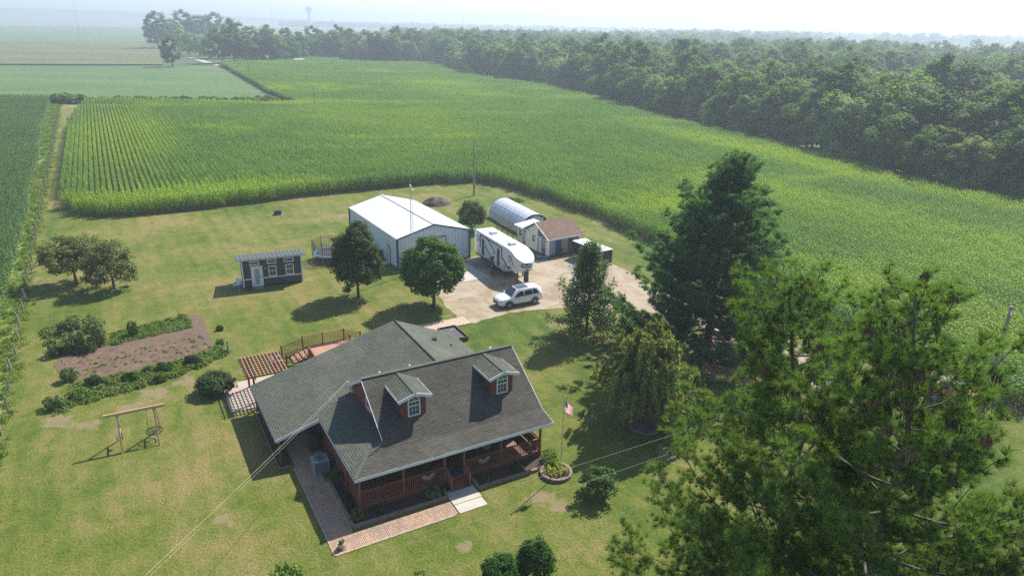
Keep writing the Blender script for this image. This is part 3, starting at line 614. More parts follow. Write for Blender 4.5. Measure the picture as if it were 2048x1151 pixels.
# two tall white pines in front, right
cone_m = mat('pine_cone', (.17, .10, .06), .8, (.10, .06, .04), 8)
def cone_cluster(seed):
    r_ = random.Random(seed); mb = MB()
    for i in range(6):
        a = i*1.05+r_.uniform(-.2, .2); x, y = .055*math.cos(a), .055*math.sin(a); l = r_.uniform(.14, .20)
        mb.tube([(x*.4, y*.4, .02), (x, y, -.03), (x*1.3, y*1.3, -.03-l*.5), (x*1.25, y*1.25, -.03-l)], [.008, .022, .026, .006], 6)
    return mb.mesh('cone_cluster', cone_m)
CC = [cone_cluster(i) for i in range(3)]
def prof_pine(t): return (1-t)**.72*(1-.25*(t < .08))+.13
for name, label, seed, base, trunk, hgt, nbr, rm, z0 in (
        ('white_pine', 'tall foreground white pine, right one of the two, hung with brown cones', 41, (10.0, 15.3), [(0, 0, 0), (.05, 0, 5), (.0, 0, 10), (-.05, 0, 14), (.0, .1, 17.0), (-.3, .1, 19.2), (-.6, .15, 20.9)], 20.9, 100, 6.4, 2.5),
        ('white_pine', 'foreground white pine with a pale bent trunk, left one of the two', 52, (9.9, 20.2), [(0, 0, 0), (-.1, 0, 5), (-.3, 0, 10), (-.3, 0, 14.5), (-.9, .1, 16.6), (-1.2, .1, 18.2), (-1.5, .2, 19.5)], 19.5, 100, 7.5, 2.0)):
    sk = pine_skeleton(seed, hgt, .26, trunk, z0, hgt-.4, nbr, rm, prof_pine, rise=(-.05, .75), curl=.16, twig=1.7, jitter=.14, gap=.1, nsub=15)
    t, P = tuft_tree(name, label, (base[0], base[1], 0), sk, L_ndl, 64, .26, .012, 1.0, .95, bark_grey, seed, dens=3)
    t.rotation_euler.z = -.45 if seed == 41 else 0
    r_ = random.Random(seed); top = [p for p in P if p[2] > hgt*.78]
    for i in range(60):
        p = r_.choice(top); link('cone_cluster', CC[i % 3], t, loc=(p[0], p[1], p[2]-.04), rot=(0, 0, r_.uniform(0, 6)), scale=(1.3,)*3)
    print(name, len(P))
# big dark pine beyond the drive end
sk = pine_skeleton(61, 17.2, .32, [(0, 0, 0), (0, 0, 8), (.3, 0, 13), (.8, 0, 17.2)], 1.6, 16.9, 175, 9.6, lambda t: (1-t)**.85*(.82+.18*math.sin(t*23))*(.85+.3*min(t*3,.5))+.05, rise=(-.02, .75), curl=.2, twig=2.3, jitter=.10, gap=.15, nsub=13)
tuft_tree('big_pine', 'large dark blue green pine towering over the end of the drive', G(1412, 708), sk, L_ndk, 22, .34, .036, .85, .9, bark, 61, dens=5)
# airy pin oak by the drive
def leafy_tree(name, label, base, sk, leafm, per, size, spread, seed, wood):
    t = thing(name, label, 'tree', base); mb, P, D, Z = sk; r_ = np.random.default_rng(seed)
    Q_ = np.repeat(P, per, 0)+r_.normal(0, spread, (len(P)*per, 3)); N_ = _unit(r_.normal(size=Q_.shape)*.7+np.array([0, 0, .9]))
    V, F = leaf_quads(Q_, N_, size*r_.uniform(.6, 1.3, len(Q_)), r_); link('crown', npmesh('crown', V, F, leafm), t); mb.build('trunk', wood, t, True); return t
sk = pine_skeleton(71, 8.6, .15, [(0, 0, 0), (.05, 0, 4), (0, 0, 8.6)], 1.3, 8.4, 84, 3.4, lambda t: (1-t)**.75*(.8+.2*math.sin(t*23))+.08, rise=(-.18, .75), curl=.08, twig=.75, jitter=.1, nsub=8)
leafy_tree('pin_oak', 'airy cone shaped pin oak between the white car and the dark pine', G(1172, 669), sk, L_oak, 15, .13, .2, 71, bark)
# weeping tree in a stone ring
rng = np.random.default_rng(81); sk = pine_skeleton(81, 6.4, .2, [(0, 0, 0), (.1, .05, 3), (0, 0, 6.3)], 2.2, 6.2, 34, 2.7, lambda t: (1-t)**.5*.9+.3, rise=(.25, .8), curl=-.32, twig=.8, jitter=.1, nsub=7)
mb, P, D, Z = sk; keep = rng.random(len(P)) < .95; P = P[keep]; PP = []; NN = []
for p in P:
    L_ = min(p[2]-.25, rng.uniform(.5, 1.9)); n_ = int(L_/.035)+4; o_ = _unit(np.array([[p[0], p[1], .01]]))[0]
    k = np.linspace(0, 1, n_); q = p+np.outer(k*.22*L_, o_)-np.outer(k**1.2*L_, [0, 0, 1])+rng.normal(0, .045, (n_, 3)); PP.append(q); NN.append(np.tile(o_*.6+[0, 0, .5], (n_, 1))+rng.normal(0, .5, (n_, 3)))
PP = np.concatenate(PP); NN = _unit(np.concatenate(NN)); V, F = leaf_quads(PP, NN, .11*rng.uniform(.6, 1.3, len(PP)), rng, 2.4)
t = thing('weeping_tree', 'weeping evergreen with drooping strands growing in a round stone ring', 'tree', G(1290, 846)); t.scale = (1.3, 1.3, 1.12); link('crown', npmesh('crown', V, F, L_weep), t); mb.build('trunk', bark, t, True)
print('weeping', len(PP), sum(len(m_.polygons) for m_ in bpy.data.meshes))

# ------------------------------------------------------------ shrubs
shrub('boxwood_shrub', 'rounded dark green shrub at the bottom edge, left of the pair', 'shrub', G(1002, 1172), 1.0, .95, 1.75, L_box, 91, .075, 150, 60, .26, amp=.12, fill=.15)
shrub('boxwood_shrub', 'rounded dark green shrub with pointed top, right of the pair', 'shrub', G(1070, 1150), .95, .9, 2.3, L_box, 92, .075, 170, 60, .26, shape='egg', amp=.15, fill=.15)
shrub('lawn_bush', 'loose upright bush under the wires beside the flagpole bed', 'shrub', G(1190, 992), 1.15, 1.1, 1.9, L_shrub, 93, .11, 75, 30, .3, amp=.5)
shrub('lawn_bush', 'round grey green bush beside the pergola', 'shrub', G(432, 783), 1.35, 1.2, 1.45, leafmat('mugo_needles', (.05, .085, .035), (.075, .11, .045), trans=.3, patch=1.5), 94, .10, 130, 50, .3, amp=.22)
shrub('lawn_bush', 'pale leafy bush cut by the bottom edge of the lawn', 'shrub', G(575, 1178), .9, .8, 1.4, L_weed, 95, .11, 60, 34, .3, amp=.4)
shrub('lawn_bush', 'small dark bush cut by the bottom edge below the walk', 'shrub', G(838, 1172), .45, .45, .8, L_box, 96, .07, 40, 34, .2, amp=.3)
shrub('evergreen_shrub', 'dark evergreen shrub in the shade under the big pine', 'shrub', G(1385, 800), 1.3, 1.2, 2.2, L_dkshrub, 97, .12, 80, 34, .35, amp=.3)
shrub('evergreen_shrub', 'dark shrub beside the pin oak foot in front of the pine', 'shrub', G(1262, 660), 1.2, 1.0, 1.5, L_dkshrub, 98, .13, 60, 34, .35, amp=.3)
shrub('evergreen_shrub', 'bright green bushes behind the foreground pines at the lane', 'shrub', G(1600, 560), 2.2, 1.6, 1.8, L_weed, 99, .14, 80, 34, .4, amp=.3)
# ------------------------------------------------------------ materials of the house
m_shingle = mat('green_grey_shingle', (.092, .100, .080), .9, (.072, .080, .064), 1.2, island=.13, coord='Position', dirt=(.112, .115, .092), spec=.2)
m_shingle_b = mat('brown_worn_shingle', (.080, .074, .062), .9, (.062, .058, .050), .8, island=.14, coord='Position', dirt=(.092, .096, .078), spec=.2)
m_deckroof = mat('roof_felt', (.07, .07, .065), .9)
m_fascia = mat('white_fascia', (.62, .66, .68), .5, (.55, .59, .61), 3)
m_red = mat('red_brown_siding', (.17, .045, .032), .7, (.135, .035, .026), 2, island=.06)
m_wood = mat('red_stained_wood', (.22, .082, .042), .7, (.16, .058, .032), 3, island=.18)
m_woodd = mat('dark_stained_wood', (.15, .055, .032), .75, (.10, .04, .025), 3, island=.15)
m_floor = mat('deck_boards', (.40, .22, .155), .75, (.31, .165, .115), 2, island=.14)
m_pfloor = mat('porch_boards', (.20, .10, .065), .7, (.15, .075, .05), 2, island=.15)
m_glass = mat('window_glass', (.03, .04, .05), .08, (.045, .055, .065), 1.5, spec=.9)
m_white = mat('white_trim', (.72, .73, .73), .5, (.66, .67, .68), 4)
m_black = mat('black_plastic', (.02, .02, .022), .5)
m_brick = mat('paver_brick', (.40, .27, .19), .85, (.34, .225, .16), .5, island=.18, coord='Position', dirt=(.27, .20, .155))
m_joint = mat('paver_joint', (.12, .10, .08), .95)
m_block = mat('edging_block', (.24, .17, .135), .9, (.16, .12, .10), 6, island=.25, bump=.01)
m_mulch = mat('dark_mulch', (.045, .03, .025), .95, (.08, .055, .045), 9, coord='Position', bump=.03)
m_pink = mat('sunlit_pergola_wood', (.36, .19, .14), .75, (.27, .14, .10), 4, island=.12)  # sunlit look of the top slats put into a lighter pink

house = thing('farm_house', 'red brown farmhouse with green grey shingle roof, two dormers and a wrapped front porch', 'house', HO, TH)
def clip_poly(poly, a, b, c):
    """keep the part of a 2D outline where a*x+b*y+c >= 0"""
    out = []
    for i in range(len(poly)):
        p, q = poly[i], poly[(i+1) % len(poly)]; fp, fq = a*p[0]+b*p[1]+c, a*q[0]+b*q[1]+c
        if fp >= 0: out.append(p)
        if (fp >= 0) != (fq >= 0): t = fp/(fp-fq); out.append((p[0]+(q[0]-p[0])*t, p[1]+(q[1]-p[1])*t))
    return out
def shingle_plane(parent, outline, org, es, et, m, seed=0, expo=.155, wid=.32, thick=.05, name='shingles', deckname='roof_deck'):
    """outline in (s along the eave, t up the slope), convex; every tab its own tilted piece"""
    rnd = random.Random(seed); org, es, et = Vector(org), Vector(es).normalized(), Vector(et).normalized(); nn = es.cross(et).normalized()
    if nn.z < 0: nn = -nn
    def P(s, t, h): return org+es*s+et*t+nn*h
    ar = sum(outline[i][0]*outline[(i+1) % len(outline)][1]-outline[(i+1) % len(outline)][0]*outline[i][1] for i in range(len(outline)))
    if ar < 0: outline = outline[::-1]
    edges = []
    for i in range(len(outline)):
        p, q = outline[i], outline[(i+1) % len(outline)]; edges.append((-(q[1]-p[1]), q[0]-p[0], -(-(q[1]-p[1])*p[0]+(q[0]-p[0])*p[1])))
    dk = MB(); n = len(outline)
    dk.add([P(s, t, -thick) for s, t in outline]+[P(s, t, 0) for s, t in outline], [tuple(range(n))[::-1], tuple(range(n, 2*n))]+[(i, (i+1) % n, (i+1) % n+n, i+n) for i in range(n)])
    dk.build(deckname, m_deckroof, parent)
    mb = MB(); t0 = min(t for s, t in outline); t1 = max(t for s, t in outline); s0 = min(s for s, t in outline); s1 = max(s for s, t in outline); k = 0
    tt = t0
    while tt < t1-.005:
        off = (k % 2)*wid*.5+rnd.uniform(-.02, .02); s = s0-wid+off; te = tt+expo
        while s < s1:
            e = s+wid-.012; q = [(s, tt), (e, tt), (e, te+.02), (s, te+.02)]; lift = .020+rnd.uniform(-.005, .006)
            for a, b, c in edges:
                q = clip_poly(q, a, b, c)
                if len(q) < 3: break
            if len(q) >= 3:
                hh = [lift*(1-(t-tt)/(expo+.02))+.003 for _, t in q]; b0 = len(mb.v); m_ = len(q)
                mb.v += [tuple(P(x, t, h)) for (x, t), h in zip(q, hh)]; mb.f.append(tuple(range(b0, b0+m_)))
                for i in range(m_):
                    j = (i+1) % m_
                    if abs(q[i][1]-tt) < 1e-5 and abs(q[j][1]-tt) < 1e-5:
                        c0 = len(mb.v); mb.v += [tuple(P(q[i][0], tt, -.001)), tuple(P(q[j][0], tt, -.001))]; mb.f.append((b0+j, b0+i, c0, c0+1))
            s += wid
        tt = te; k += 1
    o = mb.build(name, m, parent); o['kind'] = 'stuff'; return o
ZE, U0, V0, U1, M2 = 2.706, -.29, -.48, 12.74, .27
def zl(u): return ZE+(u-U0)*M2
VB, ZB, VR, ZR = .9, 3.0153, 5.106, 5.786
MF = (ZR-ZB)/(VR-VB)
def zf(v): return ZB+(v-VB)*MF if v > VB else ZE+(v-V0)*(ZB-ZE)/(VB-V0)
# front slope: flared porch part, then the steep part
l1 = math.hypot(VB-V0, ZB-ZE)/(VB-V0)
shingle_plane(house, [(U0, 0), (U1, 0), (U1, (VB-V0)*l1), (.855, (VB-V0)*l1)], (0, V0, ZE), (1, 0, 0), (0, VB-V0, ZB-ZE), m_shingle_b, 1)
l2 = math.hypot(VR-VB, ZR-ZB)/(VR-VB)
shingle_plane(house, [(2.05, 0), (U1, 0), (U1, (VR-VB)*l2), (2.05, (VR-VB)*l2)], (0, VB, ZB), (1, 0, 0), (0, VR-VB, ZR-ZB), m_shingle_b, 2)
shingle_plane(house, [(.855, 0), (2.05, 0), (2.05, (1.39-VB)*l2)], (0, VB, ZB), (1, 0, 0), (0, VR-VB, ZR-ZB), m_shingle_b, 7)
l3 = math.hypot(3.2, 1.84)/3.2
shingle_plane(house, [(2.05, 0), (U1, 0), (U1, 3.2*l3), (2.05, 3.2*l3)], (0, 8.306, ZR-1.84), (1, 0, 0), (0, -3.2, 1.84), m_shingle, 3)
lm = math.hypot(1, M2)
shingle_plane(house, [(V0, 0), (VB, 1.145*lm), (1.62, 2.64*lm), (6.785, 2.64*lm), (6.785, 0)], (U0, 0, ZE), (0, 1, 0), (1, 0, M2), m_shingle, 4)
shingle_plane(house, [(6.785, 0), (14.78, 0), (14.78, 10.93*lm), (6.785, 10.93*lm)], (-3.09, 0, zl(-3.09)), (0, 1, 0), (1, 0, M2), m_shingle, 5)
lr = math.hypot(1, .4338)
shingle_plane(house, [(6.3, 0), (14.78, 0), (14.78, 4.94*lr), (6.3, 4.94*lr)], (12.78, 0, zl(7.84)-4.94*.4338), (0, 1, 0), (-1, 0, .4338), m_shingle, 6)
mb = MB(); zr_ = zl(7.84); mb.tube([(7.84, 5.2, zr_+.03), (7.84, 14.8, zr_+.03)], .07, 6); mb.build('ridge_cap', mat('dark_ridge_shingle', (.05, .052, .05), .9), house)
mb = MB(); mb.beam((2.05, VR, ZR+.01), (U1, VR, ZR+.01), .26, .05); mb.build('ridge_cap', m_shingle, house)
mb = MB(); mb.beam((U0, V0, ZE+.02), (.855, .9, 3.035), .2, .04); mb.beam((.855, .9, 3.035), (2.05, 1.39, 3.36), .2, .04); mb.build('hip_cap', m_shingle, house)
def board(name, p, q, h=.2, t=.03, m=None, up=(0, 0, 1), dz=-.12):
    p, q = Vector(p)+Vector((0, 0, dz)), Vector(q)+Vector((0, 0, dz)); return MB().beam(p, q, t, h, up).build(name, m or m_fascia, house)
board('fascia', (U0-.02, V0-.02, ZE), (U1, V0-.02, ZE)); board('fascia', (U0-.02, V0, ZE), (U0-.02, 6.785, ZE), .14)
board('fascia', (U0, 6.77, ZE+.01), (-3.11, 6.77, zl(-3.09)), .22, .04); board('fascia', (-3.11, 6.75, zl(-3.09)), (-3.11, 14.8, zl(-3.09)), .14)
board('fascia', (-3.11, 14.8, zl(-3.09)), (7.84, 14.8, zr_)); board('fascia', (7.84, 14.8, zr_), (12.8, 14.8, zr_-4.94*.4338)); board('fascia', (12.8, 6.3, zr_-4.94*.4338), (12.8, 14.8, zr_-4.94*.4338))
for u_, sgn in ((U1+.02, 1), (2.03, -1)):
    v_lo = V0 if sgn > 0 else 1.5
    if sgn > 0: board('fascia', (u_, V0, ZE), (u_, VB, ZB))
    board('fascia', (u_, max(v_lo, VB), zf(max(v_lo, VB))), (u_, VR, ZR), .2 if sgn > 0 else .09, .03, dz=-.09 if sgn > 0 else -.03); board('fascia', (u_, VR, ZR), (u_, 8.3, ZR-1.84), .22, .03)
# soffits (pale) under the wide eaves
MB().add([(U0, V0, ZE-.07), (U1, V0, ZE-.07), (U1, 2.2, ZE-.06), (U0, 2.2, ZE-.06)], [(0, 1, 2, 3)]).build('porch_ceiling', mat('porch_ceiling_board', (.30, .26, .2), .7), house)
# walls
wl = MB(); wl.box(.05, 2.32, .05, 12.25, 14.4, 2.62); wl.build('wall', m_red, house)
def lap(name, p0, p1, z0, z1, zt=None, m=m_red):
    """clapboards on a straight wall: one course each, clipped by a top line function"""
    p0, p1 = Vector(p0), Vector(p1); L_ = (p1-p0).length; d = (p1-p0).normalized(); n = Vector((d.y, -d.x, 0)); mb = MB(); z = z0
    while z < z1-.02:
        a, b = 0, L_
        if zt: a, b = zt(z+.1)
        if b-a > .1:
            q = p0+d*a; r = p0+d*b; h = min(.14, z1-z)
            mb.add([q+n*.028+Vector((0, 0, z)), r+n*.028+Vector((0, 0, z)), r+n*.012+Vector((0, 0, z+h)), q+n*.012+Vector((0, 0, z+h)), q+Vector((0, 0, z)), r+Vector((0, 0, z))], [(0, 1, 2, 3), (4, 5, 1, 0)])
        z += .14
    o = mb.build('siding', m, house); o['kind'] = 'stuff'; return o
lap('siding', (.05, 2.32, 0), (12.25, 2.32, 0), .45, 2.6); lap('siding', (.05, 14.4, 0), (.05, 2.32, 0), .1, 2.62); lap('siding', (12.25, 2.32, 0), (12.25, 14.4, 0), .1, 2.62)
gw = MB(); gw.prism([(1.42, 3.1), (1.62, 3.42), (VR, ZR-.13), (8.1, ZR-1.84+.02), (8.1, 3.1)], 'x', 2.36, 2.5); gw.build('gable_wall', m_red, house)
def gz(z): a = VB+(z+.13-ZB)/MF; b = VR+(ZR-.13-z)/.575; return 8.1-min(8.1, b), 8.1-a
lap('siding', (2.36, 8.1, 0), (2.36, 1.42, 0), 3.3, 5.6, gz)
gw = MB(); gw.prism([(.2, 2.6), (.3, 2.72), (VB, 2.86), (VR, ZR-.1), (8.2, ZR-1.86), (8.2, 2.6)], 'x', 12.2, 12.32); gw.build('gable_wall', m_red, house)
gw = MB(); gw.prism([(.05, 2.6), (.05, 2.72), (7.84, zr_-.1), (12.25, zr_-4.41*.4338-.1), (12.25, 2.6)], 'y', 14.3, 14.4); gw.build('gable_wall', m_red, house)
def window(parent, org, ex, ez, w, h, nx, nz, arch=0.0, fr=.07, depth=.06, name='window'):
    """sash window: frame, glass, glazing bars; org = bottom centre, ex along the wall"""
    org, ex, ez = Vector(org), Vector(ex).normalized(), Vector(ez).normalized(); nn = ex.cross(ez).normalized()
    M_ = Matrix((ex, ez, nn)).transposed().to_4x4(); M_.translation = org
    def tf(mb): mb.v = [tuple(M_ @ Vector(v)) for v in mb.v]; return mb
    out = [(-w/2, 0), (w/2, 0), (w/2, h)]+([(w/2*math.cos(a), h+arch*math.sin(a)) for a in [math.pi*k/8 for k in range(1, 8)]] if arch else [])+[(-w/2, h)]
    inn = [(x*(1-2*fr/w), fr+(z-0)*(h+arch-2*fr)/(h+arch)) for x, z in out]; n = len(out); mb = MB()
    mb.add([(x, z, depth) for x, z in out]+[(x, z, depth) for x, z in inn]+[(x, z, 0) for x, z in out]+[(x, z, .0) for x, z in inn],
           [(i, (i+1) % n, (i+1) % n+n, i+n) for i in range(n)]+[(i+2*n, (i+1) % n+2*n, (i+1) % n, i) for i in range(n)]+[(i+n, (i+1) % n+n, (i+1) % n+3*n, i+3*n) for i in range(n)])
    f = tf(mb).build(name, m_white, parent)
    g = MB(); g.add([(x, z, .012) for x, z in inn], [tuple(range(n))]); tf(g).build('pane', m_glass, f)
    for i in range(1, nx): x = -w/2+fr+(w-2*fr)*i/nx; b = MB(); b.box(x-.008, fr, .014, x+.008, h, .03); tf(b).build('glazing_bar', m_white, f)
    for i in range(1, nz): z = fr+(h-fr)*i/nz; b = MB(); k = .03 if (arch and i == nz-1) or i*2 == nz else .007; b.box(-w/2+fr, z-k, .014, w/2-fr, z+k, .032+k*.2); tf(b).build('glazing_bar', m_white, f)
    if arch:
        b = MB(); b.box(-w/2+fr, h-.03, .014, w/2-fr, h+.03, .04); tf(b).build('glazing_bar', m_white, f)
        for a in (55, 90, 125): b = MB(); b.beam((0, h, .02), ((w/2-fr)*math.cos(R(a)), h+(arch-fr)*math.sin(R(a)), .02), .018, .018, (0, 0, 1)); tf(b).build('glazing_bar', m_white, f)
    return f
window(house, (2.355, 4.75, 3.72), (0, -1, 0), (0, 0, 1), .85, 1.15, 2, 2)
# dormers
for uc_ in (4.41, 10.53):
    d = thing('dormer', None, None, (uc_, 0, 0)); d.parent = house; fv_, zt_, ze_, hw = 2.35, 5.69, 5.35, 1.06
    mb = MB(); mb.prism([(-.79, 3.7), (.79, 3.7), (.79, 5.38), (0, 5.6), (-.79, 5.38)], 'y', fv_, fv_+.1); mb.build('dormer_face', m_red, d)
    for s_ in (-1, 1):
        mb = MB(); mb.prism([(fv_+.1, 3.8), (fv_+.1, 5.42), (4.5, 5.42)], 'x', s_*.79-.03*(s_ > 0)-.0, s_*.79+.03*(s_ < 0)); mb.build('dormer_cheek', m_red, d)
        b_e = VB+(ze_-ZB)/MF; b_r = VB+(zt_-ZB)/MF; ls = math.hypot(hw, zt_-ze_)
        shingle_plane(d, [(2.05, 0), (b_e, 0), (b_r, ls), (2.05, ls)], (s_*hw, 0, ze_), (0, 1, 0), (-s_*hw, 0, zt_-ze_), m_shingle, 20+int(uc_)+s_, name='dormer_shingles', deckname='dormer_roof')
        mb = MB(); mb.beam((0, 2.03, zt_-.09), (s_*(hw+.02), 2.03, ze_-.09), .04, .2); mb.build('dormer_fascia', m_fascia, d)
        mb = MB(); mb.beam((s_*(hw+.02), 2.03, ze_-.07), (s_*(hw+.02), b_e-.05, ze_-.07), .03, .15); mb.build('dormer_fascia', m_fascia, d)
    mb = MB(); mb.beam((0, 2.05, zt_+.01), (0, VB+(zt_-ZB)/MF, zt_+.01), .22, .04); mb.build('dormer_ridge_cap', m_shingle, d)
    window(d, (0, fv_, 4.0), (1, 0, 0), (0, 0, 1), .80, 1.0, 3, 3, .38, .065, .06, 'dormer_window')
# roof vents, service mast
for (px, py, z_, r_, h_) in ((812, 735, 5.5, .05, .28), (820, 734, 5.5, .06, .12), (818, 671, 4.6, .04, .5), (865, 674, 4.35, .16, .12), (899, 673, 3.9, .1, .12), (760, 743, 5.6, .06, .18), (982, 698, 5.72, .07, .2), (934, 702, 4.4, .12, .18), (925, 711, 5.0, .07, .16)):
    pass
for u_, v_, r_, h_, mm in ((5.35, 5.3, .06, .22, m_white), (3.35, 5.35, .06, .2, m_white), (11.2, 5.3, .07, .2, m_white), (9.55, 5.5, .06, .16, m_black), (10.35, 12.6, .035, .55, m_white), (9.9, 11.8, .16, .16, m_black), (11.05, 11.3, .08, .14, m_black), (10.8, 8.8, .12, .2, m_black)):
    z_ = (zr_-(u_-7.84)*.4338) if v_ > 6 else ZR-abs(v_-VR)*.6; mb = MB(); mb.cyl((u_, v_), r_, z_-.05, z_+h_, 10)
    if r_ > .1: mb.cyl((u_, v_), r_*1.4, z_+h_, z_+h_+.04, 10)
    mb.build('roof_vent', mm, house)
mb = MB(); mb.box(2.2, 7.75, 3.35, 2.34, 8.0, 3.75); mb.build('meter_box', mat('grey_metal', (.45, .45, .44), .5), house)
mb = MB(); mb.tube([(2.15, 8.05, 3.5), (2.15, 8.05, 4.15), (1.95, 8.05, 4.2)], .035, 6); mb.build('service_mast', MATS['grey_metal'], house)
# ------------------------------------------------------------ porch
W_ = 12.25; ZD = .45
fb = MB().box(-.07, 0, ZD-.04, .07, 2.28, ZD).mesh('floor_board', m_pfloor)
for i in range(86): link('floor_board', fb, house, loc=(.09+i*.143, .0, 0))
MB().box(0, .02, .02, W_, .06, ZD-.05).build('porch_skirt', m_woodd, house); MB().box(0, .07, .02, .04, 2.3, ZD-.05).build('porch_skirt', m_woodd, house); MB().box(W_-.04, .07, .02, W_, 2.3, ZD-.05).build('porch_skirt', m_woodd, house)
MB().box(-.03, -.03, ZD-.13, W_+.03, .015, ZD+.005).build('rim_board', m_wood, house)
MB().box(-.07, 2.3, .02, .02, 14.3, .42).build('wall_skirt', m_woodd, house)
MB().box(-.04, .0, 2.44, W_+.04, .12, 2.6).build('porch_beam', m_woodd, house); MB().box(-.05, .13, 2.44, .07, 2.3, 2.6).build('porch_beam', m_woodd, house)
PX_ = (.08, 2.74, 5.38, 6.68, 9.27, 12.17)
for u_ in PX_: MB().box(u_-.06, .02, ZD, u_+.06, .14, 2.44).build('porch_post', m_wood, house)
bal = MB().box(-.018, -.018, .58, .018, .018, 1.33).mesh('baluster', m_wood)
def rail(p, q, z=1.36, bottom=.56, step=.115, parent=house, bmesh_=None, m=m_wood):
    p, q = Vector((p[0], p[1], 0)), Vector((q[0], q[1], 0)); L_ = (q-p).length; n = int(L_/step)
    MB().beam(p+Vector((0, 0, z)), q+Vector((0, 0, z)), .09, .045).build('handrail', m, parent); MB().beam(p+Vector((0, 0, bottom)), q+Vector((0, 0, bottom)), .045, .05).build('bottom_rail', m, parent)
    for i in range(1, n): c = p.lerp(q, i/n); link('baluster', bmesh_ or bal, parent, loc=(c.x, c.y, 0))
for a, b in ((.14, 2.68), (2.8, 5.32), (6.74, 9.21), (9.33, 12.11)): rail((a, .08), (b, .08))
rail((.08, .14), (.08, 2.28)); rail((12.17, .14), (12.17, 2.28))
MB().box(12.02, .3, ZD, 12.1, 2.28, 1.3).build('bench_back', m_wood, house); MB().box(11.6, .3, .85, 12.02, 2.28, .9).build('bench_seat', m_wood, house)
MB().box(6.9, 2.24, ZD, 7.8, 2.30, 2.4).build('front_door', mat('door_dark', (.10, .03, .025), .5), house)
for u_ in (1.6, 3.7, 9.4, 10.9): window(house, (u_, 2.31, 1.0), (1, 0, 0), (0, 0, 1), .95, 1.3, 2, 2)
# steps with railings
st = 5.46; se = 6.72
for i in range(3): z = ZD-.03-.13*(i+1)+.02; v1 = -.24*(i); MB().box(st+.05, v1-.26, max(0, z-.15), se-.05, v1-.0+.0 if i else -.03, z+.02).build('step', m_wood, house)
for u_ in (st, se):
    MB().box(u_-.05, -.74, 0, u_+.05, -.64, 1.0).build('newel_post', m_wood, house); MB().beam((u_, -.72, .95), (u_, .02, 1.34), .09, .05).build('handrail', m_wood, house); MB().box(u_-.03, -.70, 0, u_+.03, -.03, .4).build('step_side', m_woodd, house)
    for k in range(1, 5): v_ = -.7+.14*k; MB().box(u_-.018, v_-.018, .2, u_+.018, v_+.018, .95+.39*(v_+.72)/.74).build('baluster', m_wood, house)
# carport side posts
for v_ in (6.95, 9.4, 12, 14.5): MB().box(-2.95, v_-.06, 0, -2.83, v_+.06, zl(-2.9)-.1).build('porch_post', m_wood, house)
MB().box(-2.96, 6.9, 1.72, -2.82, 14.6, 1.86).build('porch_beam', m_woodd, house)
# lattice screen on the outer side
for k in range(16): MB().box(-2.9, 9.5+k*.31, .1, -2.87, 9.56+k*.31, 1.72).build('lattice_slat', m_woodd, house)

# ------------------------------------------------------------ rug, bunting, porch furniture
rug = thing('outdoor_rug', 'striped blue grey rug laid on the porch behind the front steps', 'rug', H(6.05, .62, ZD+.004), TH)
ra, rb = mat('rug_blue', (.055, .085, .12), .9), mat('rug_grey', (.12, .14, .16), .9)
for i in range(12): MB().box(-.56+i*.0933, -.55, 0, -.56+(i+1)*.0933, .62, .012).build('rug_stripe', ra if i % 2 else rb, rug)
bun = [mat('bunting_blue', (.09, .10, .16), .9), mat('bunting_white', (.26, .25, .25), .9), mat('bunting_red', (.28, .10, .10), .9)]
for u_, lb in ((4.25, 'left of the steps'), (8.0, 'right of the steps')):
    t = thing('porch_bunting', 'faded half round flag bunting hung on the porch rail '+lb, 'bunting', H(u_, -.01, 1.3), TH, 'buntings on the porch rail')
    for k, (r0, r1) in enumerate(((.02, .2), (.2, .34), (.34, .46))):
        mb = MB(); N_ = 14
        for i in range(N_):
            a0, a1 = math.pi+math.pi*i/N_, math.pi+math.pi*(i+1)/N_; y0, y1 = (-.02 if i % 2 else -.05), (-.05 if i % 2 else -.02)
            mb.add([(r0*math.cos(a0), y0, r0*math.sin(a0)), (r1*math.cos(a0), y0, r1*math.sin(a0)), (r1*math.cos(a1), y1, r1*math.sin(a1)), (r0*math.cos(a1), y1, r0*math.sin(a1))], [(0, 1, 2, 3)])
        mb.build('bunting_band', bun[k], t)
pale = mat('pale_cushion', (.55, .52, .47), .7)
t = thing('bistro_table', 'small round pale table on the shaded right end of the porch', 'table', H(8.8, 1.2, ZD+.002), TH)
MB().cyl((0, 0), .3, .68, .71, 18).build('tabletop', pale, t); MB().cyl((0, 0), .025, .02, .68, 8).build('leg', m_black, t); MB().cyl((0, 0), .2, 0, .02, 14).build('base', m_black, t)
for (u_, v_), lb in (((8.35, 1.75), 'left of'), ((9.75, 1.8), 'right of')):
    t = thing('porch_chair', 'porch chair with a round pale cushion, '+lb+' the small round table', 'chair', H(u_, v_, ZD+.002), TH, 'chairs on the porch')
    MB().cyl((0, 0), .23, .44, .5, 16).build('cushion', pale, t); MB().prism([(-.22, .5), (.22, .5), (.18, .95), (-.18, .95)], 'y', .2, .23).build('backrest', m_black, t)
    for a, b in ((-.16, -.16), (.16, -.16), (-.16, .16), (.16, .16)): MB().cyl((a, b), .015, 0, .44, 6).build('leg', m_black, t)

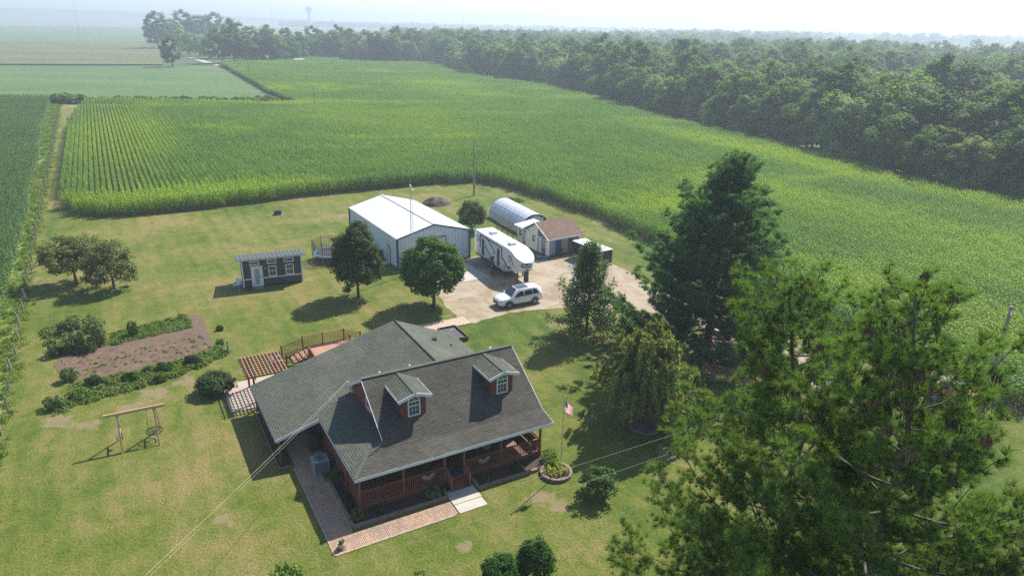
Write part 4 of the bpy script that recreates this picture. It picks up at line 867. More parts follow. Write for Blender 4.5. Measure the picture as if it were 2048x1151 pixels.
# ------------------------------------------------------------ brick walk, edging, beds
def pavers(name, rects, label=None):
    o = thing(name, None, None, HO, TH); o['kind'] = 'structure'; j = MB()
    for u0, v0, u1, v1, _ in rects: j.box(u0, v0, -.05, u1, v1, .018)
    j.build('joint_sand', m_joint, o); mb = MB(); rn = random.Random(3)
    for u0, v0, u1, v1, al in rects:
        a, b = (.205, .105) if al else (.105, .205); k = 0; v = v0+.004
        while v < v1-.03:
            u = u0+.004-((a/2 if al else 0) if k % 2 else 0)
            while u < u1-.02:
                x0, x1 = max(u, u0), min(u+a-.016, u1); y1 = min(v+b-.016, v1); z = .028+rn.uniform(0, .006)
                if x1-x0 > .02: mb.add([(x0, v, .016), (x1, v, .016), (x1, y1, .016), (x0, y1, .016), (x0, v, z), (x1, v, z), (x1, y1, z), (x0, y1, z)], [(4, 5, 6, 7), (0, 1, 5, 4), (1, 2, 6, 5), (2, 3, 7, 6), (3, 0, 4, 7)])
                u += a
            v += b; k += 1
    q = mb.build('brick', m_brick, o); q['kind'] = 'stuff'; return o
pavers('brick_walk', [(-2.2, -2.7, -.9, 6.4, 1), (-.9, -2.7, 5.0, -1.45, 0), (-2.2, 6.4, -.2, 15.0, 1)])
ce = mat('walk_edging', (.40, .31, .23), .85, (.3, .23, .17), 3, island=.2)
edg = thing('walk_edging', None, None, HO, TH); edg['kind'] = 'structure'
eb = MB().box(-.045, -.24, -.03, .045, .24, .045).mesh('edging_block', ce)
for k in range(18): link('edging_block', eb, edg, loc=(-2.26, -2.5+k*.5, 0))
for k in range(14): link('edging_block', eb, edg, loc=(-1.98+k*.5, -2.76, 0), rot=(0, 0, R(90)))
for k in range(10): link('edging_block', eb, edg, loc=(-.86, -1.0+k*.5, 0))
st_ = thing('entry_slab', None, None, HO, TH); st_['kind'] = 'structure'
MB().box(5.06, -1.92, -.05, 6.9, -.55, .045).build('slab', conc, st_); MB().box(5.06, -2.75, -.05, 6.85, -1.95, .04).build('slab', conc, st_)
def blockwall(name, label, pts, h=.2, L=.31, cat='garden wall'):
    t = thing(name, label, cat, HO, TH); rn = random.Random(len(pts))
    bm_ = [MB().box(-L/2+.006, -.09, 0, L/2-.006, .09, h/2-.006).mesh('block', m_block) for _ in range(2)]
    for a, b in zip(pts, pts[1:]):
        a, b = Vector((a[0], a[1], 0)), Vector((b[0], b[1], 0)); n = max(1, round((b-a).length/L)); ang = math.atan2((b-a).y, (b-a).x)
        for c in range(2):
            for i in range(n):
                p = a.lerp(b, (i+.5)/n); link('block', bm_[i % 2], t, loc=(p.x+rn.uniform(-.01, .01), p.y+rn.uniform(-.01, .01), c*h/2), rot=(0, 0, ang+rn.uniform(-.03, .03)))
    return t
blockwall('bed_edging', 'low block edging round the front bed left of the porch steps', [(-.72, 3.9), (-.74, -1.1), (5.0, -1.12), (5.1, -.4)])
blockwall('bed_edging', 'low block edging round the front bed right of the porch steps', [(7.1, -.1), (7.05, -1.2), (11.2, -1.25)])
solidpoly('mulch_bed', [H(-.7, 4.3), H(-.7, -1.05), H(5.05, -1.05), H(5.05, -.02), H(-.02, -.02), H(-.02, 4.3)], .05, m_mulch)
solidpoly('mulch_bed', [H(7.1, -.03), H(7.1, -1.15), H(11.2, -1.2), H(12.4, -1.0), H(12.4, -.03)], .05, m_mulch)
solidpoly('mulch_bed', [H(-3.05, 6.6), H(-2.25, 6.6), H(-2.25, 14.6), H(-3.05, 14.6)], .05, m_mulch)
MB().box(-3.12, 6.5, -.02, -3.06, 14.7, .1).build('x', m_block).name = 'tmp'
o = bpy.data.objects['tmp']; o.name = 'bed_kerb'; o.location = HO; o.rotation_euler = (0, 0, TH); o['kind'] = 'structure'
o = MB().box(-3.12, 6.42, -.02, -2.25, 6.5, .1).build('bed_kerb', m_block); o.location = HO; o.rotation_euler = (0, 0, TH); o['kind'] = 'structure'
for u_, v_, w_, h_, m_, lb, sd_ in ((-.36, 3.35, .5, .95, L_shrub, 'green rounded shrub in the side bed, nearest the air conditioner', 1), (-.38, 1.55, .32, .45, L_box, 'small green plant in the side bed between two larger shrubs', 2), (-.4, .75, .3, .42, L_shrub, 'small leafy plant in the side bed next to the yellow green shrub', 6),
        (-.3, -.45, .45, .65, L_lime, 'yellow green shrub at the corner of the porch bed', 3), (1.05, -.6, .36, .4, L_shrub, 'low green plant in the front bed near the porch corner', 4), (4.3, -.6, .55, .6, leafmat('hosta_leaves', (.14, .18, .10), (.2, .24, .15), trans=.3, patch=2), 'variegated pale hosta in the front bed left of the steps', 5),
        (7.85, -.6, .48, .65, L_shrub, 'green hosta in the front bed right of the steps', 7), (10.1, -.6, .38, .4, L_shrub, 'small green plant in the middle of the right front bed', 8), (-2.6, 8.0, .35, .7, L_weed, 'yellow green plant by the carport post', 9), (-2.65, 8.9, .4, .8, L_shrub, 'dark leafy plant behind the carport post', 10),
        (12.6, -.6, .5, .7, L_weed, 'light green fern beside the flagpole bed', 11)):
    shrub('bed_plant', lb, 'plant', H(u_, v_, .05), w_, w_, h_, m_, 200+sd_, .07 if w_ < .5 else .09, 34, 26, .16, stem=False)
# air conditioner
t = thing('air_conditioner', 'square grey outdoor air conditioner unit on the brick walk', 'air conditioner', H(-.86, 5.2, .03), TH)
acm = mat('ac_metal', (.30, .34, .37), .5, (.26, .3, .33), 4); acd = mat('ac_louvre', (.05, .055, .065), .6)
MB().box(-.46, -.42, 0, .46, .42, .06).build('base', acm, t)
for a in (-1, 1):
    for b in (-1, 1): MB().box(a*.46-.05*(a > 0), b*.42-.05*(b > 0), .06, a*.46+.05*(a < 0), b*.42+.05*(b < 0), .8).build('corner_post', acm, t)
MB().box(-.43, -.39, .06, .43, .39, .8).build('coil', acd, t)
for k in range(9): MB().box(-.445, -.405, .12+k*.075, .445, .405, .145+k*.075).build('louvre', acm, t)
mb = MB(); mb.box(-.48, -.44, .8, .48, .44, .86); mb.build('top_cover', acm, t)
for r_ in (.12, .2, .28, .34): 
    mb = MB(); pts = [(r_*math.cos(a), r_*math.sin(a), .885) for a in [2*math.pi*i/20 for i in range(21)]]; mb.tube(pts, .012, 4, False); mb.build('fan_guard', acd, t)
MB().cyl((0, 0), .07, .86, .93, 10).build('hub', acd, t)
# covered grill
t = thing('covered_grill', 'barbecue grill under a dark cover beneath the side roof', 'grill', H(-.62, 8.0, .03), TH)
mb = MB(); mb.prism([(-.3, 0), (.3, 0), (.28, .95), (.16, 1.2), (-.16, 1.2), (-.28, .95)], 'y', -.6, .6); mb.build('cover', mat('grill_cover', (.03, .035, .045), .7, bump=.02), t); MB().box(-.06, -.5, 1.2, .06, .5, 1.24).build('cover_ridge', m_black, t)
t = thing('flower_pot', 'round pale flower pot on a brown saucer at the outer corner of the brick walk', 'flower pot', H(-1.78, -2.35, .035), TH)
MB().cyl((0, 0), .27, 0, .04, 16).build('saucer', mat('terracotta', (.26, .12, .07), .8), t); MB().tube([(0, 0, .04), (0, 0, .2), (0, 0, .34)], [.14, .2, .19], 16).build('pot', mat('pot_glaze', (.5, .47, .43), .5), t)
me, C = crown_mesh('flowers', 301, .18, .3, .55, L_lime, nclump=20, per=16, leaf=.05, rc=.07); link('flowers', me, t)
# flag ring and pole
ring = thing('flower_ring', 'round stone edged bed of yellow hostas at the flagpole foot', 'flower bed', G(1112, 946)); rr_ = .93
bm_ = MB().box(-.14, -.09, 0, .14, .09, .11).mesh('block', m_block)
for c in range(2):
    for k in range(20): a = 2*math.pi*(k+c*.5)/20; link('block', bm_, ring, loc=(rr_*math.cos(a), rr_*math.sin(a), c*.115), rot=(0, 0, a+math.pi/2))
MB().cyl((0, 0), rr_-.06, 0, .17, 24).build('soil', m_mulch, ring)
ylw = leafmat('yellow_hosta', (.42, .44, .07), (.52, .50, .12), trans=.3, patch=3)
for k, (a, b, r_) in enumerate(((-.45, -.1, .42), (.25, .1, .45), (.55, -.3, .36), (-.1, -.45, .38), (.1, .5, .35))):
    shrub('yellow_hosta', ('left', 'back', 'right', 'front', 'rearmost')[k]+'-hand yellow hosta in the round flagpole bed', 'plant', G(1112, 946)+Vector((a, b, .17)), r_, r_, .36, ylw, 310+k, .10, 26, 22, .14, stem=False, group='yellow hostas round the flagpole')
shrub('round_bed_bush', 'green bush at the porch side of the round flagpole bed', 'shrub', G(1098, 928), .55, .5, 1.0, L_weed, 320, .08, 45, 28, .2, stem=False)
FP = G(1121, 945); t = thing('flagpole', 'thin grey flagpole rising from the round hosta bed', 'flagpole', FP+Vector((0, 0, .0)))
MB().tube([(0, 0, 0), (0, 0, 2.7), (0, 0, 5.35)], [.035, .03, .022], 8).build('pole', mat('brushed_aluminium', (.6, .6, .6), .35, metal=.6), t)
mb = MB(); mb.tube([(0, 0, 5.33), (0, 0, 5.37), (0, 0, 5.43), (0, 0, 5.47)], [.01, .05, .05, .01], 10); mb.tube([(-.16, 0, 5.47), (.16, 0, 5.5)], .012, 4); mb.build('finial', mat('brass', (.7, .6, .3), .4, metal=.5), t)
fl = thing('flag', 'American flag with stars and stripes hanging limp from the pole top', 'flag', FP)
fr_, fw_, fb_ = mat('flag_red', (.62, .04, .05), .8), mat('flag_white', (.85, .83, .82), .8), mat('flag_blue', (.04, .06, .22), .8)
for mm_ in (fr_, fw_, fb_):
    nt = mm_.node_tree; b = nt.nodes['Principled BSDF']; tr = nt.nodes.new('ShaderNodeBsdfTranslucent'); nt.links.new(b.inputs['Base Color'].links[0].from_socket, tr.inputs[0]); mx = nt.nodes.new('ShaderNodeMixShader'); mx.inputs[0].default_value = .6
    nt.links.new(b.outputs[0], mx.inputs[1]); nt.links.new(tr.outputs[0], mx.inputs[2]); nt.links.new(mx.outputs[0], nt.nodes['Material Output'].inputs[0])
def fpt(x, y):   # x 0..1 along the fly, y 0..1 from the top: cloth hanging in folds
    drop = .62*x**1.1; xx = .035+.52*x+.03*math.sin(x*9+y*2); return (xx, -.05*math.sin(x*11+y*1.5)-.10*x, 5.2-drop*.6-.78*y*(1-.15*x))
def cloth(name, x0, x1, y0, y1, m_, off=0, n=10):
    mb = MB(); 
    for i in range(n+1):
        x = x0+(x1-x0)*i/n
        for y in (y0, y1): p = fpt(x, y); mb.v.append((p[0], p[1]-off, p[2]))
    mb.f = [(2*i, 2*i+2, 2*i+3, 2*i+1) for i in range(n)]; return mb.build(name, m_, fl)
for k in range(13):
    x0 = .42 if k < 7 else 0; cloth('stripe', x0, 1, k/13, (k+1)/13, fr_ if k % 2 == 0 else fw_)
cloth('canton', 0, .42, 0, 7/13, fb_)
mb = MB()
for r in range(9):
    for c in range(6 if r % 2 == 0 else 5):
        x = (.035+.07*c+(0 if r % 2 == 0 else .035)); y = (r+.5)/9*7/13; p = Vector(fpt(x, y))
        for off in (-.006, .006):
            pts = []
            for s in range(10): a = math.pi/2+s*math.pi/5; q = .02 if s % 2 == 0 else .008; pts.append((p.x+q*math.cos(a), p.y+off, p.z+q*math.sin(a)))
            mb.add(pts, [tuple(range(10))])
mb.build('stars', fw_, fl)
# stone ring of the weeping tree
ring = thing('stone_ring', 'round stone edging filled with dark gravel under the weeping tree', 'tree ring', G(1290, 852))
for k in range(22): a = 2*math.pi*k/22; link('block', bm_, ring, loc=(1.05*math.cos(a), 1.05*math.sin(a), 0), rot=(0, 0, a+math.pi/2))
MB().cyl((0, 0), .96, 0, .06, 24).build('gravel', mat('blue_gravel', (.10, .11, .16), .8, (.05, .055, .08), 9, bump=.02), ring)

# ------------------------------------------------------------ pergola, patio, deck
solid = MB().box(-4.6, 15.05, -.04, -.2, 19.6, .03).build('patio_slab', mat('patio_concrete', (.42, .34, .28), .85, (.34, .27, .22), 1.5, coord='Position')); solid.location = HO; solid.rotation_euler = (0, 0, TH); solid['kind'] = 'structure'
per = thing('pergola', 'red brown wooden pergola with an open grid roof beside the deck stairs', 'pergola', HO, TH)
for u_ in (-2.75, -.75):
    for v_ in (15.7, 18.3): MB().box(u_-.07, v_-.07, 0.03, u_+.07, v_+.07, 2.12).build('post', m_wood, per)
for u_ in (-2.84, -2.66, -.84, -.66): MB().box(u_-.02, 15.1, 2.08, u_+.02, 18.95, 2.24).build('beam', m_woodd, per)
for k in range(9): v_ = 15.35+k*.41; MB().box(-3.3, v_-.025, 2.245, -.2, v_+.025, 2.36).build('rafter', m_woodd, per)
for k in range(11): u_ = -3.05+k*.265; MB().box(u_-.03, 15.15, 2.365, u_+.03, 18.95, 2.41).build('slat', m_pink, per)
for u_ in (-2.75, -.75):
    for v_, s_ in ((15.7, 1), (18.3, -1)): MB().beam((u_, v_, 1.6), (u_, v_+s_*.5, 2.1), .05, .07).build('brace', m_wood, per)
dk = thing('wooden_deck', 'raised wooden deck with railing and two stair rails behind the house', 'deck', HO, TH)
db = MB().box(2.42, -.066, .36, 8.6, .066, .4).mesh('deck_board', m_floor)
for k in range(54): link('deck_board', db, dk, loc=(0, 15.05+k*.143, 0))
MB().box(2.4, 14.95, .05, 2.44, 22.7, .355).build('deck_skirt', m_woodd, dk); MB().box(2.4, 22.68, .05, 8.6, 22.72, .355).build('deck_skirt', m_woodd, dk)
db2 = MB().box(-.018, -.018, .48, .018, .018, 1.3).mesh('baluster', m_wood)
def dpost(u_, v_, z0=.0, z1=1.5): MB().box(u_-.055, v_-.055, z0, u_+.055, v_+.055, z1).build('deck_post', m_wood, dk)
for p in ((2.45, 22.7), (4.15, 22.7), (6.0, 22.7), (7.1, 21.5), (2.45, 20.7), (2.45, 18.4), (2.45, 15.5)): dpost(*p)
for a, b in (((2.5, 22.7), (4.1, 22.7)), ((4.2, 22.7), (5.95, 22.7)), ((6.0, 22.65), (7.05, 21.55)), ((2.45, 20.65), (2.45, 18.45)), ((2.45, 18.35), (2.45, 15.55))): rail(a, b, 1.38, .46, .12, dk, db2)
for v_ in (22.5, 20.75):
    dpost(.62, v_, 0, 1.05); MB().beam((.62, v_, .95), (2.45, v_, 1.38), .08, .05).build('handrail', m_wood, dk); MB().beam((.62, v_, .2), (2.45, v_, .5), .05, .06).build('bottom_rail', m_wood, dk)
    for k in range(1, 15): u_ = .62+k*.122; z0 = .2+(u_-.62)*.164; MB().box(u_-.016, v_-.016, z0, u_+.016, v_+.016, z0+.75+(u_-.62)*.07).build('baluster', m_wood, dk)
for k in range(3): MB().box(2.4-.4*(k+1), 20.85, .02, 2.4-.4*k-.01, 22.4, .32-.1*k).build('step', m_floor, dk)
MB().box(6.3, 22.0, .4, 6.36, 22.04, 1.1).build('gate_post', m_wood, dk)
solidpoly('stepping_slab', [H(-.3, 22.9), H(.6, 22.9), H(.6, 21.6), H(-.3, 21.6)], .02, MATS['patio_concrete'])
bw = thing('boardwalk', 'weathered pinkish plank walk from the gravel to the back of the house', 'boardwalk', HO, TH)
bwm = mat('weathered_planks', (.48, .37, .29), .85, (.38, .29, .23), 2, island=.2)
for k in range(44):
    u_ = 12.4+k*.125; q = MB(); j = .03*math.sin(k*2.1); q.box(u_, 21.65+j, .02, u_+.112, 23.4+j, .07); q.build('plank', bwm, bw)
rb_ = thing('raised_box', 'low brown wooden box filled with dark netting and pale litter beside the boardwalk', 'planter box', HO, TH)
for a in ((14.2, 18.35, 14.28, 21.2), (15.9, 18.35, 15.98, 21.2), (14.28, 18.35, 15.9, 18.43), (14.28, 21.12, 15.9, 21.2)): MB().box(a[0], a[1], 0, a[2], a[3], .45).build('side_board', m_woodd, rb_)
MB().box(14.28, 18.43, 0, 15.9, 21.12, .28).build('filling', mat('dark_filling', (.03, .035, .05), .6, (.06, .06, .07), 4, bump=.03), rb_)
rn = random.Random(4); mb = MB()
for k in range(60): a, b = rn.uniform(14.4, 15.8), rn.uniform(18.6, 21.0); s_ = rn.uniform(.02, .05); mb.add([(a-s_, b, .29), (a, b-s_, .30), (a+s_, b+.02, .31), (a, b+s_, .29)], [(0, 1, 2, 3)])
q = mb.build('litter', m_white, rb_); q['kind'] = 'stuff'
# ------------------------------------------------------------ shared bits
def rise(px, py, pt):
    """height of an upright whose foot and top were sighted"""
    g = G(px, py); lo, hi = 0., 60.
    for _ in range(50):
        m = (lo+hi)/2; z = m-CAM_H; f = g.y*cp-z*sp; u = g.y*sp+z*cp; X, Y = g.x/f*FPX, u/f*FPX
        if 575.5-(-X*sr+Y*cr) > pt: lo = m
        else: hi = m
    return lo
def loft(rings, closed=True):
    mb = MB(); n = len(rings[0]); mb.v = [tuple(p) for r in rings for p in r]
    for i in range(len(rings)-1):
        for k in range(n): a, b = i*n+k, i*n+(k+1) % n; mb.f.append((a, b, b+n, a+n))
    mb.f.append(tuple(range(n))[::-1]); mb.f.append(tuple((len(rings)-1)*n+k for k in range(n))); return mb
steel = mat('white_steel_siding', (.62, .68, .72), .45, (.59, .65, .69), 2, coord='Position', dirt=(.54, .58, .60))
roofw = mat('white_metal_roof', (.78, .79, .80), .4, (.74, .75, .76), 1, coord='Position')
navy = mat('navy_trim', (.045, .07, .14), .5)
# ------------------------------------------------------------ metal barn
bn = thing('metal_barn', 'large white metal barn with navy trim and low gable roof behind the round tree', 'barn', BO, BT)
W_, L_, E_, K_ = 9.12, 16.4, 3.6, 4.77
MB().prism([(.04, .02), (W_-.04, .02), (W_-.04, E_-.06), (W_/2, K_-.08), (.04, E_-.06)], 'y', .04, L_-.04).build('frame_wall', steel, bn)
def panel(L): return MB().prism([(0, 0), (.36, 0), (.375, -.018), (.41, -.018), (.425, 0), (.44, 0), (.44, .012), (0, .012)], 'z', 0.02, L)
n_ = int(W_/.456)
for i in range(n_):
    x = .02+i*.456; zt = E_+(K_-E_)*(1-abs(x+.22-W_/2)/(W_/2))-.14; q = panel(1.0); q.build('wall_panel', steel, bn, loc=(x, .0, 0), scale=(1, 1, zt))
pm = panel(1.0).mesh('wall_panel', steel)
for i in range(int(L_/.456)): link('wall_panel', pm, bn, loc=(.0, L_-.02-i*.456, 0), rot=(0, 0, R(-90)), scale=(1, 1, E_-.1))
for i in range(int(L_/.456)): link('wall_panel', pm, bn, loc=(W_, .02+i*.456, 0), rot=(0, 0, R(90)), scale=(1, 1, E_-.1))
for s_, x0, x1 in ((-1, -.1, W_/2), (1, W_+.1, W_/2)):
    ls = math.hypot(x1-x0, K_-E_); 
    for i in range(18):
        y0 = -.12+i*(L_+.24)/18; y1 = y0+(L_+.24)/18-.012; z0, z1 = E_-.02, K_+.02
        mb = MB(); mb.add([(x0, y0, z0), (x0, y1, z0), (x1, y1, z1), (x1, y0, z1), (x0, y0, z0-.04), (x0, y1, z0-.04), (x1, y1, z1-.04), (x1, y0, z1-.04)], [(0, 1, 2, 3), (7, 6, 5, 4), (0, 3, 7, 4), (1, 5, 6, 2), (0, 4, 5, 1)])
        for k in range(3): yy = y0+.15+k*.3; mb.beam((x0, yy, z0+.012), (x1, yy, z1+.012), .035, .03)
        mb.build('roof_panel', roofw, bn)
MB().beam((W_/2, -.12, K_+.04), (W_/2, L_+.12, K_+.04), .3, .03).build('ridge_cap', mat('ridge_metal', (.5, .51, .52), .5), bn)
for a, b in (((-.1, -.13, E_-.06), (W_/2, -.13, K_-.03)), ((W_/2, -.13, K_-.03), (W_+.1, -.13, E_-.06)), ((-.1, L_+.13, E_-.06), (W_/2, L_+.13, K_-.03)), ((W_/2, L_+.13, K_-.03), (W_+.1, L_+.13, E_-.06))): MB().beam(a, b, .04, .15).build('rake_trim', navy, bn)
for x in (-.04, W_+.04):
    for y in (-.04, L_+.04): MB().box(x-.09, y-.09, 0, x+.09, y+.09, E_-.08).build('corner_trim', navy, bn)
MB().box(-.12, -.1, E_-.16, -.09, L_+.1, E_-.04).build('eave_trim', roofw, bn)
dw = MB().box(2.95, -.05, .05, 6.01, -.03, 3.12).build('overhead_door', mat('barn_door', (.58, .60, .60), .5), bn)
for k in range(1, 6): MB().box(2.95, -.06, .05+k*.51, 6.01, -.048, .07+k*.51).build('door_joint', MATS['ridge_metal'], dw)
for a in ((2.86, -.08, 0, 2.95, -.02, 3.2), (6.01, -.08, 0, 6.1, -.02, 3.2), (2.86, -.08, 3.12, 6.1, -.02, 3.22)): MB().box(*a).build('door_trim', navy, bn)
dd = MB().box(-.06, 2.32, .06, -.04, 3.12, 2.06).build('side_door', MATS['barn_door'], bn); MB().box(-.1, 2.42, .95, -.06, 2.5, 1.05).build('handle', m_black, dd)
for a in ((-.075, 2.26, 0, -.035, 2.32, 2.12), (-.075, 3.12, 0, -.035, 3.18, 2.12), (-.075, 2.26, 2.06, -.035, 3.18, 2.12)): MB().box(*a).build('door_frame', navy, bn)
o = MB().box(-1.0, 2.2, 0, -.1, 3.25, .1).build('door_step', conc); o.location = BO; o.rotation_euler = (0, 0, BT); o['kind'] = 'structure'
t = thing('dark_barrel', 'dark rounded barrel standing against the side wall of the metal barn', 'barrel', B(-.5, 4.85)); MB().tube([(0, 0, 0), (0, 0, .1), (0, 0, .55), (0, 0, 1.0), (0, 0, 1.05)], [.32, .38, .42, .36, .15], 14).build('shell', m_black, t)
# antenna tower
at_ = G(826, 545); th_ = rise(826, 545, 374); galv = mat('galvanised_steel', (.42, .43, .43), .5, metal=.4)
t = thing('antenna_tower', 'thin lattice antenna tower standing in front of the metal barn', 'antenna tower', at_); tri = [(.2*math.cos(a), .2*math.sin(a)) for a in (0, 2.09, 4.19)]
for x, y in tri: MB().tube([(x, y, 0), (x*.7, y*.7, th_)], .018, 5).build('tower_leg', galv, t)
nb = int(th_/.42)
for k in range(nb):
    z0, z1 = k*th_/nb, (k+1)*th_/nb; mb = MB()
    for i in range(3): a, b = tri[i], tri[(i+1) % 3]; f0, f1 = 1-.3*z0/th_, 1-.3*z1/th_; mb.beam((a[0]*f0, a[1]*f0, z0), (b[0]*f1, b[1]*f1, z1), .012, .012)
    mb.build('brace', galv, t)
MB().tube([(0, 0, th_-.3), (0, 0, th_+1.7)], .015, 5).build('antenna_mast', galv, t); MB().box(-.10, -.08, th_-.1, .10, .08, th_+.22).build('antenna_head', m_white, t); MB().tube([(.15, 0, th_-.3), (.5, -.1, th_-.35)], [.10, .03], 10).build('dish', m_white, t)
# ------------------------------------------------------------ tiny house
TA = R(23.9); t = thing('tiny_house', 'charcoal tiny house with white trim, glazed door and slanted metal roof', 'tiny house', G(488, 577), TA)
ch = mat('charcoal_siding', (.060, .068, .078), .7, (.05, .058, .068), 3); chr_ = mat('grey_metal_roof', (.07, .082, .084), .65, (.06, .072, .074), 3); twh = mat('tiny_white_trim', (.72, .74, .76), .5)
MB().prism([(0, .15), (2.7, .15), (2.7, 2.72), (0, 3.12)], 'x', 0, 6.04).build('wall', ch, t)
for i in range(15): x = .02+i*.402; MB().box(x, -.022, .15, x+.39, -.001, 3.08).build('siding_board', ch, t)
for i in range(7): y = .02+i*.385; MB().box(-.022, y, .15, -.001, y+.37, 2.72+.39*(1-y/2.7)-.06).build('siding_board', ch, t)
for a, b in ((-.03, .1), (5.94, 6.07)): MB().box(a, -.05, .1, b, -.023, 3.1).build('corner_trim', twh, t)
for a in ((.1, .88), (2.0, 5.94)): MB().box(a[0], -.045, .91, a[1], -.023, 1.02).build('band_trim', twh, t)
for i in range(17):
    x0 = -.4+i*.405; mb = MB(); mb.prism([(-.35, 3.22), (3.0, 2.78), (3.0, 2.74), (-.35, 3.18)], 'x', x0, x0+.398); mb.beam((x0+.02, -.35, 3.235), (x0+.02, 3.0, 2.795), .03, .035); mb.build('roof_panel', chr_, t)
MB().box(-.42, -.39, 3.1, 6.5, -.355, 3.2).build('fascia', twh, t); MB().prism([(-.35, 3.08), (3.0, 2.64), (3.0, 2.74), (-.35, 3.18)], 'x', -.43, -.4).build('fascia', twh, t); MB().box(-.42, -.40, 3.2, 6.5, -.36, 3.235).build('drip_edge', m_black, t)
for x in (1.28, 3.01, 4.74): window(t, (x, -.023, 2.45), (1, 0, 0), (0, 0, 1), .98, .46, 5, 1, 0, .09, .04, 'transom')
for x in (3.02, 4.76): window(t, (x, -.023, 1.04), (1, 0, 0), (0, 0, 1), .84, 1.18, 2, 2, 0, .09, .04)
d = MB().box(.98, -.05, .12, 1.90, -.024, 2.22).build('door', twh, t); MB().box(1.2, -.056, .35, 1.68, -.051, 2.05).build('door_glass', mat('frosted_glass', (.30, .38, .38), .25), d); MB().box(1.78, -.075, 1.02, 1.84, -.051, 1.2).build('handle', m_black, d)
for a in ((.86, -.06, .1, .98, -.023, 2.3), (1.9, -.06, .1, 2.02, -.023, 2.3), (.82, -.065, 2.22, 2.06, -.023, 2.34)): MB().box(*a).build('door_trim', twh, t)
for i in range(2): MB().box(.95, -.35-.28*i, 0, 1.95, -.08-.28*i, .14-.07*i).build('door_step', mat('step_plank', (.3, .22, .16), .8), t)
MB().tube([(2.3, -.03, 2.04), (2.3, -.12, 2.04)], .06, 8).build('wall_lamp', m_white, t)
shrub('lawn_plant', 'low dark plants at the foot of the tiny house wall left of its door', 'plant', G(499, 582), .5, .25, .35, L_dkshrub, 401, .07, 24, 20, .12, stem=False)
for k, (px, py, dz, lb) in enumerate(((476, 575, .0, 'white slatted garden chair beside the tiny house'),)):
    c = thing('garden_chair', lb, 'chair', G(px, py), R(-10))
    for i in range(5): MB().box(-.28+i*.115, .22, .38, -.175+i*.115, .27, .98).build('back_slat', twh, c)
    for i in range(5): MB().box(-.28, -.3+i*.11, .36, .28, -.2+i*.11, .39).build('seat_slat', twh, c)
    for s_ in (-1, 1): MB().box(s_*.33-.05, -.32, .54, s_*.33+.05, .3, .57).build('armrest', twh, c); MB().box(s_*.3-.03, -.3, 0, s_*.3+.03, -.24, .54).build('leg', twh, c); MB().box(s_*.3-.03, .2, 0, s_*.3+.03, .26, .54).build('leg', twh, c)
# ------------------------------------------------------------ trampoline
t = thing('trampoline', 'round trampoline with blue rim and black net enclosure behind the dark tree', 'trampoline', (-21.4, 79.3, 0)); rr_ = 2.1
MB().tube([(rr_*math.cos(a), rr_*math.sin(a), .88) for a in [2*math.pi*i/32 for i in range(33)]], .04, 6, False).build('ring_frame', galv, t)
mb = MB(); n = 32
for i in range(n):
    a0, a1 = 2*math.pi*i/n, 2*math.pi*(i+1)/n; mb.add([(r_*math.cos(a), r_*math.sin(a), .91) for a, r_ in ((a0, rr_-.28), (a0, rr_+.06), (a1, rr_+.06), (a1, rr_-.28))], [(0, 1, 2, 3)])
mb.build('safety_pad', mat('blue_pad', (.07, .18, .38), .5), t); MB().cyl((0, 0), rr_-.3, .86, .875, 32).build('jumping_mat', mat('mat_black', (.03, .03, .04), .8), t)
for k in range(6):
    a = k*math.pi/3+.3; x, y = (rr_+.1)*math.cos(a), (rr_+.1)*math.sin(a); MB().tube([(x*.98, y*.98, 0), (x*.98, y*.98, .88)], .03, 6).build('leg', galv, t); MB().tube([(x, y, .6), (x, y, 2.55)], .03, 6).build('net_pole', m_black, t)
mb = MB()
for k in range(48):   # net: thin cords between the poles
    a0 = 2*math.pi*k/48; zt = 2.5-.22*math.sin(((a0-.3) % (math.pi/3))/(math.pi/3)*math.pi)
    mb.beam((rr_*math.cos(a0), rr_*math.sin(a0), .92), (rr_*math.cos(a0), rr_*math.sin(a0), zt), .022, .022)
for z in [.95+.13*i for i in range(12)]:
    for k in range(24): a0, a1 = 2*math.pi*k/24, 2*math.pi*(k+1)/24; zz = min(z, 2.5-.22*math.sin(((a0-.3) % (math.pi/3))/(math.pi/3)*math.pi)); mb.beam((rr_*math.cos(a0), rr_*math.sin(a0), zz), (rr_*math.cos(a1), rr_*math.sin(a1), zz), .018, .018)
mb.build('net', m_black, t)
# fire pit, heaps
t = thing('fire_pit', 'rusty round fire pit with a grate on bare ground in the back lawn', 'fire pit', G(556, 429)); MB().tube([(0, 0, .05), (0, 0, .35)], [.55, .6], 16, False).build('ring', mat('rust', (.13, .08, .06), .9), t); MB().cyl((0, 0), .5, 0, .06, 14).build('ash', m_mulch, t); MB().tube([(.1, .35, 0), (.1, .35, .9)], .03, 6).build('grate_post', m_black, t); MB().box(-.5, -.1, .5, .4, .5, .53).build('grate', m_black, t)
def heap(name, label, cat, loc, rx, ry, h, m, seed, n=26):
    r_ = np.random.default_rng(seed); f = noise_dir(r_); V = []; F = []
    for i in range(n):
        for j in range(n):
            x, y = -1.15+2.3*i/(n-1), -1.15+2.3*j/(n-1); d2 = x*x+y*y; z = h*max(0, 1-d2)**.8*(1+.5*float(f(np.array([[x*2, y*2, 1.]]))[0]))+(r_.uniform(-.05, .05) if d2 < 1 else -.05); V.append((x*rx, y*ry, z))
    for i in range(n-1):
        for j in range(n-1): F.append((i*n+j, (i+1)*n+j, (i+1)*n+j+1, i*n+j+1))
    t = thing(name, label, cat, loc); link('heap', npmesh('heap', V, F, m), t); return t
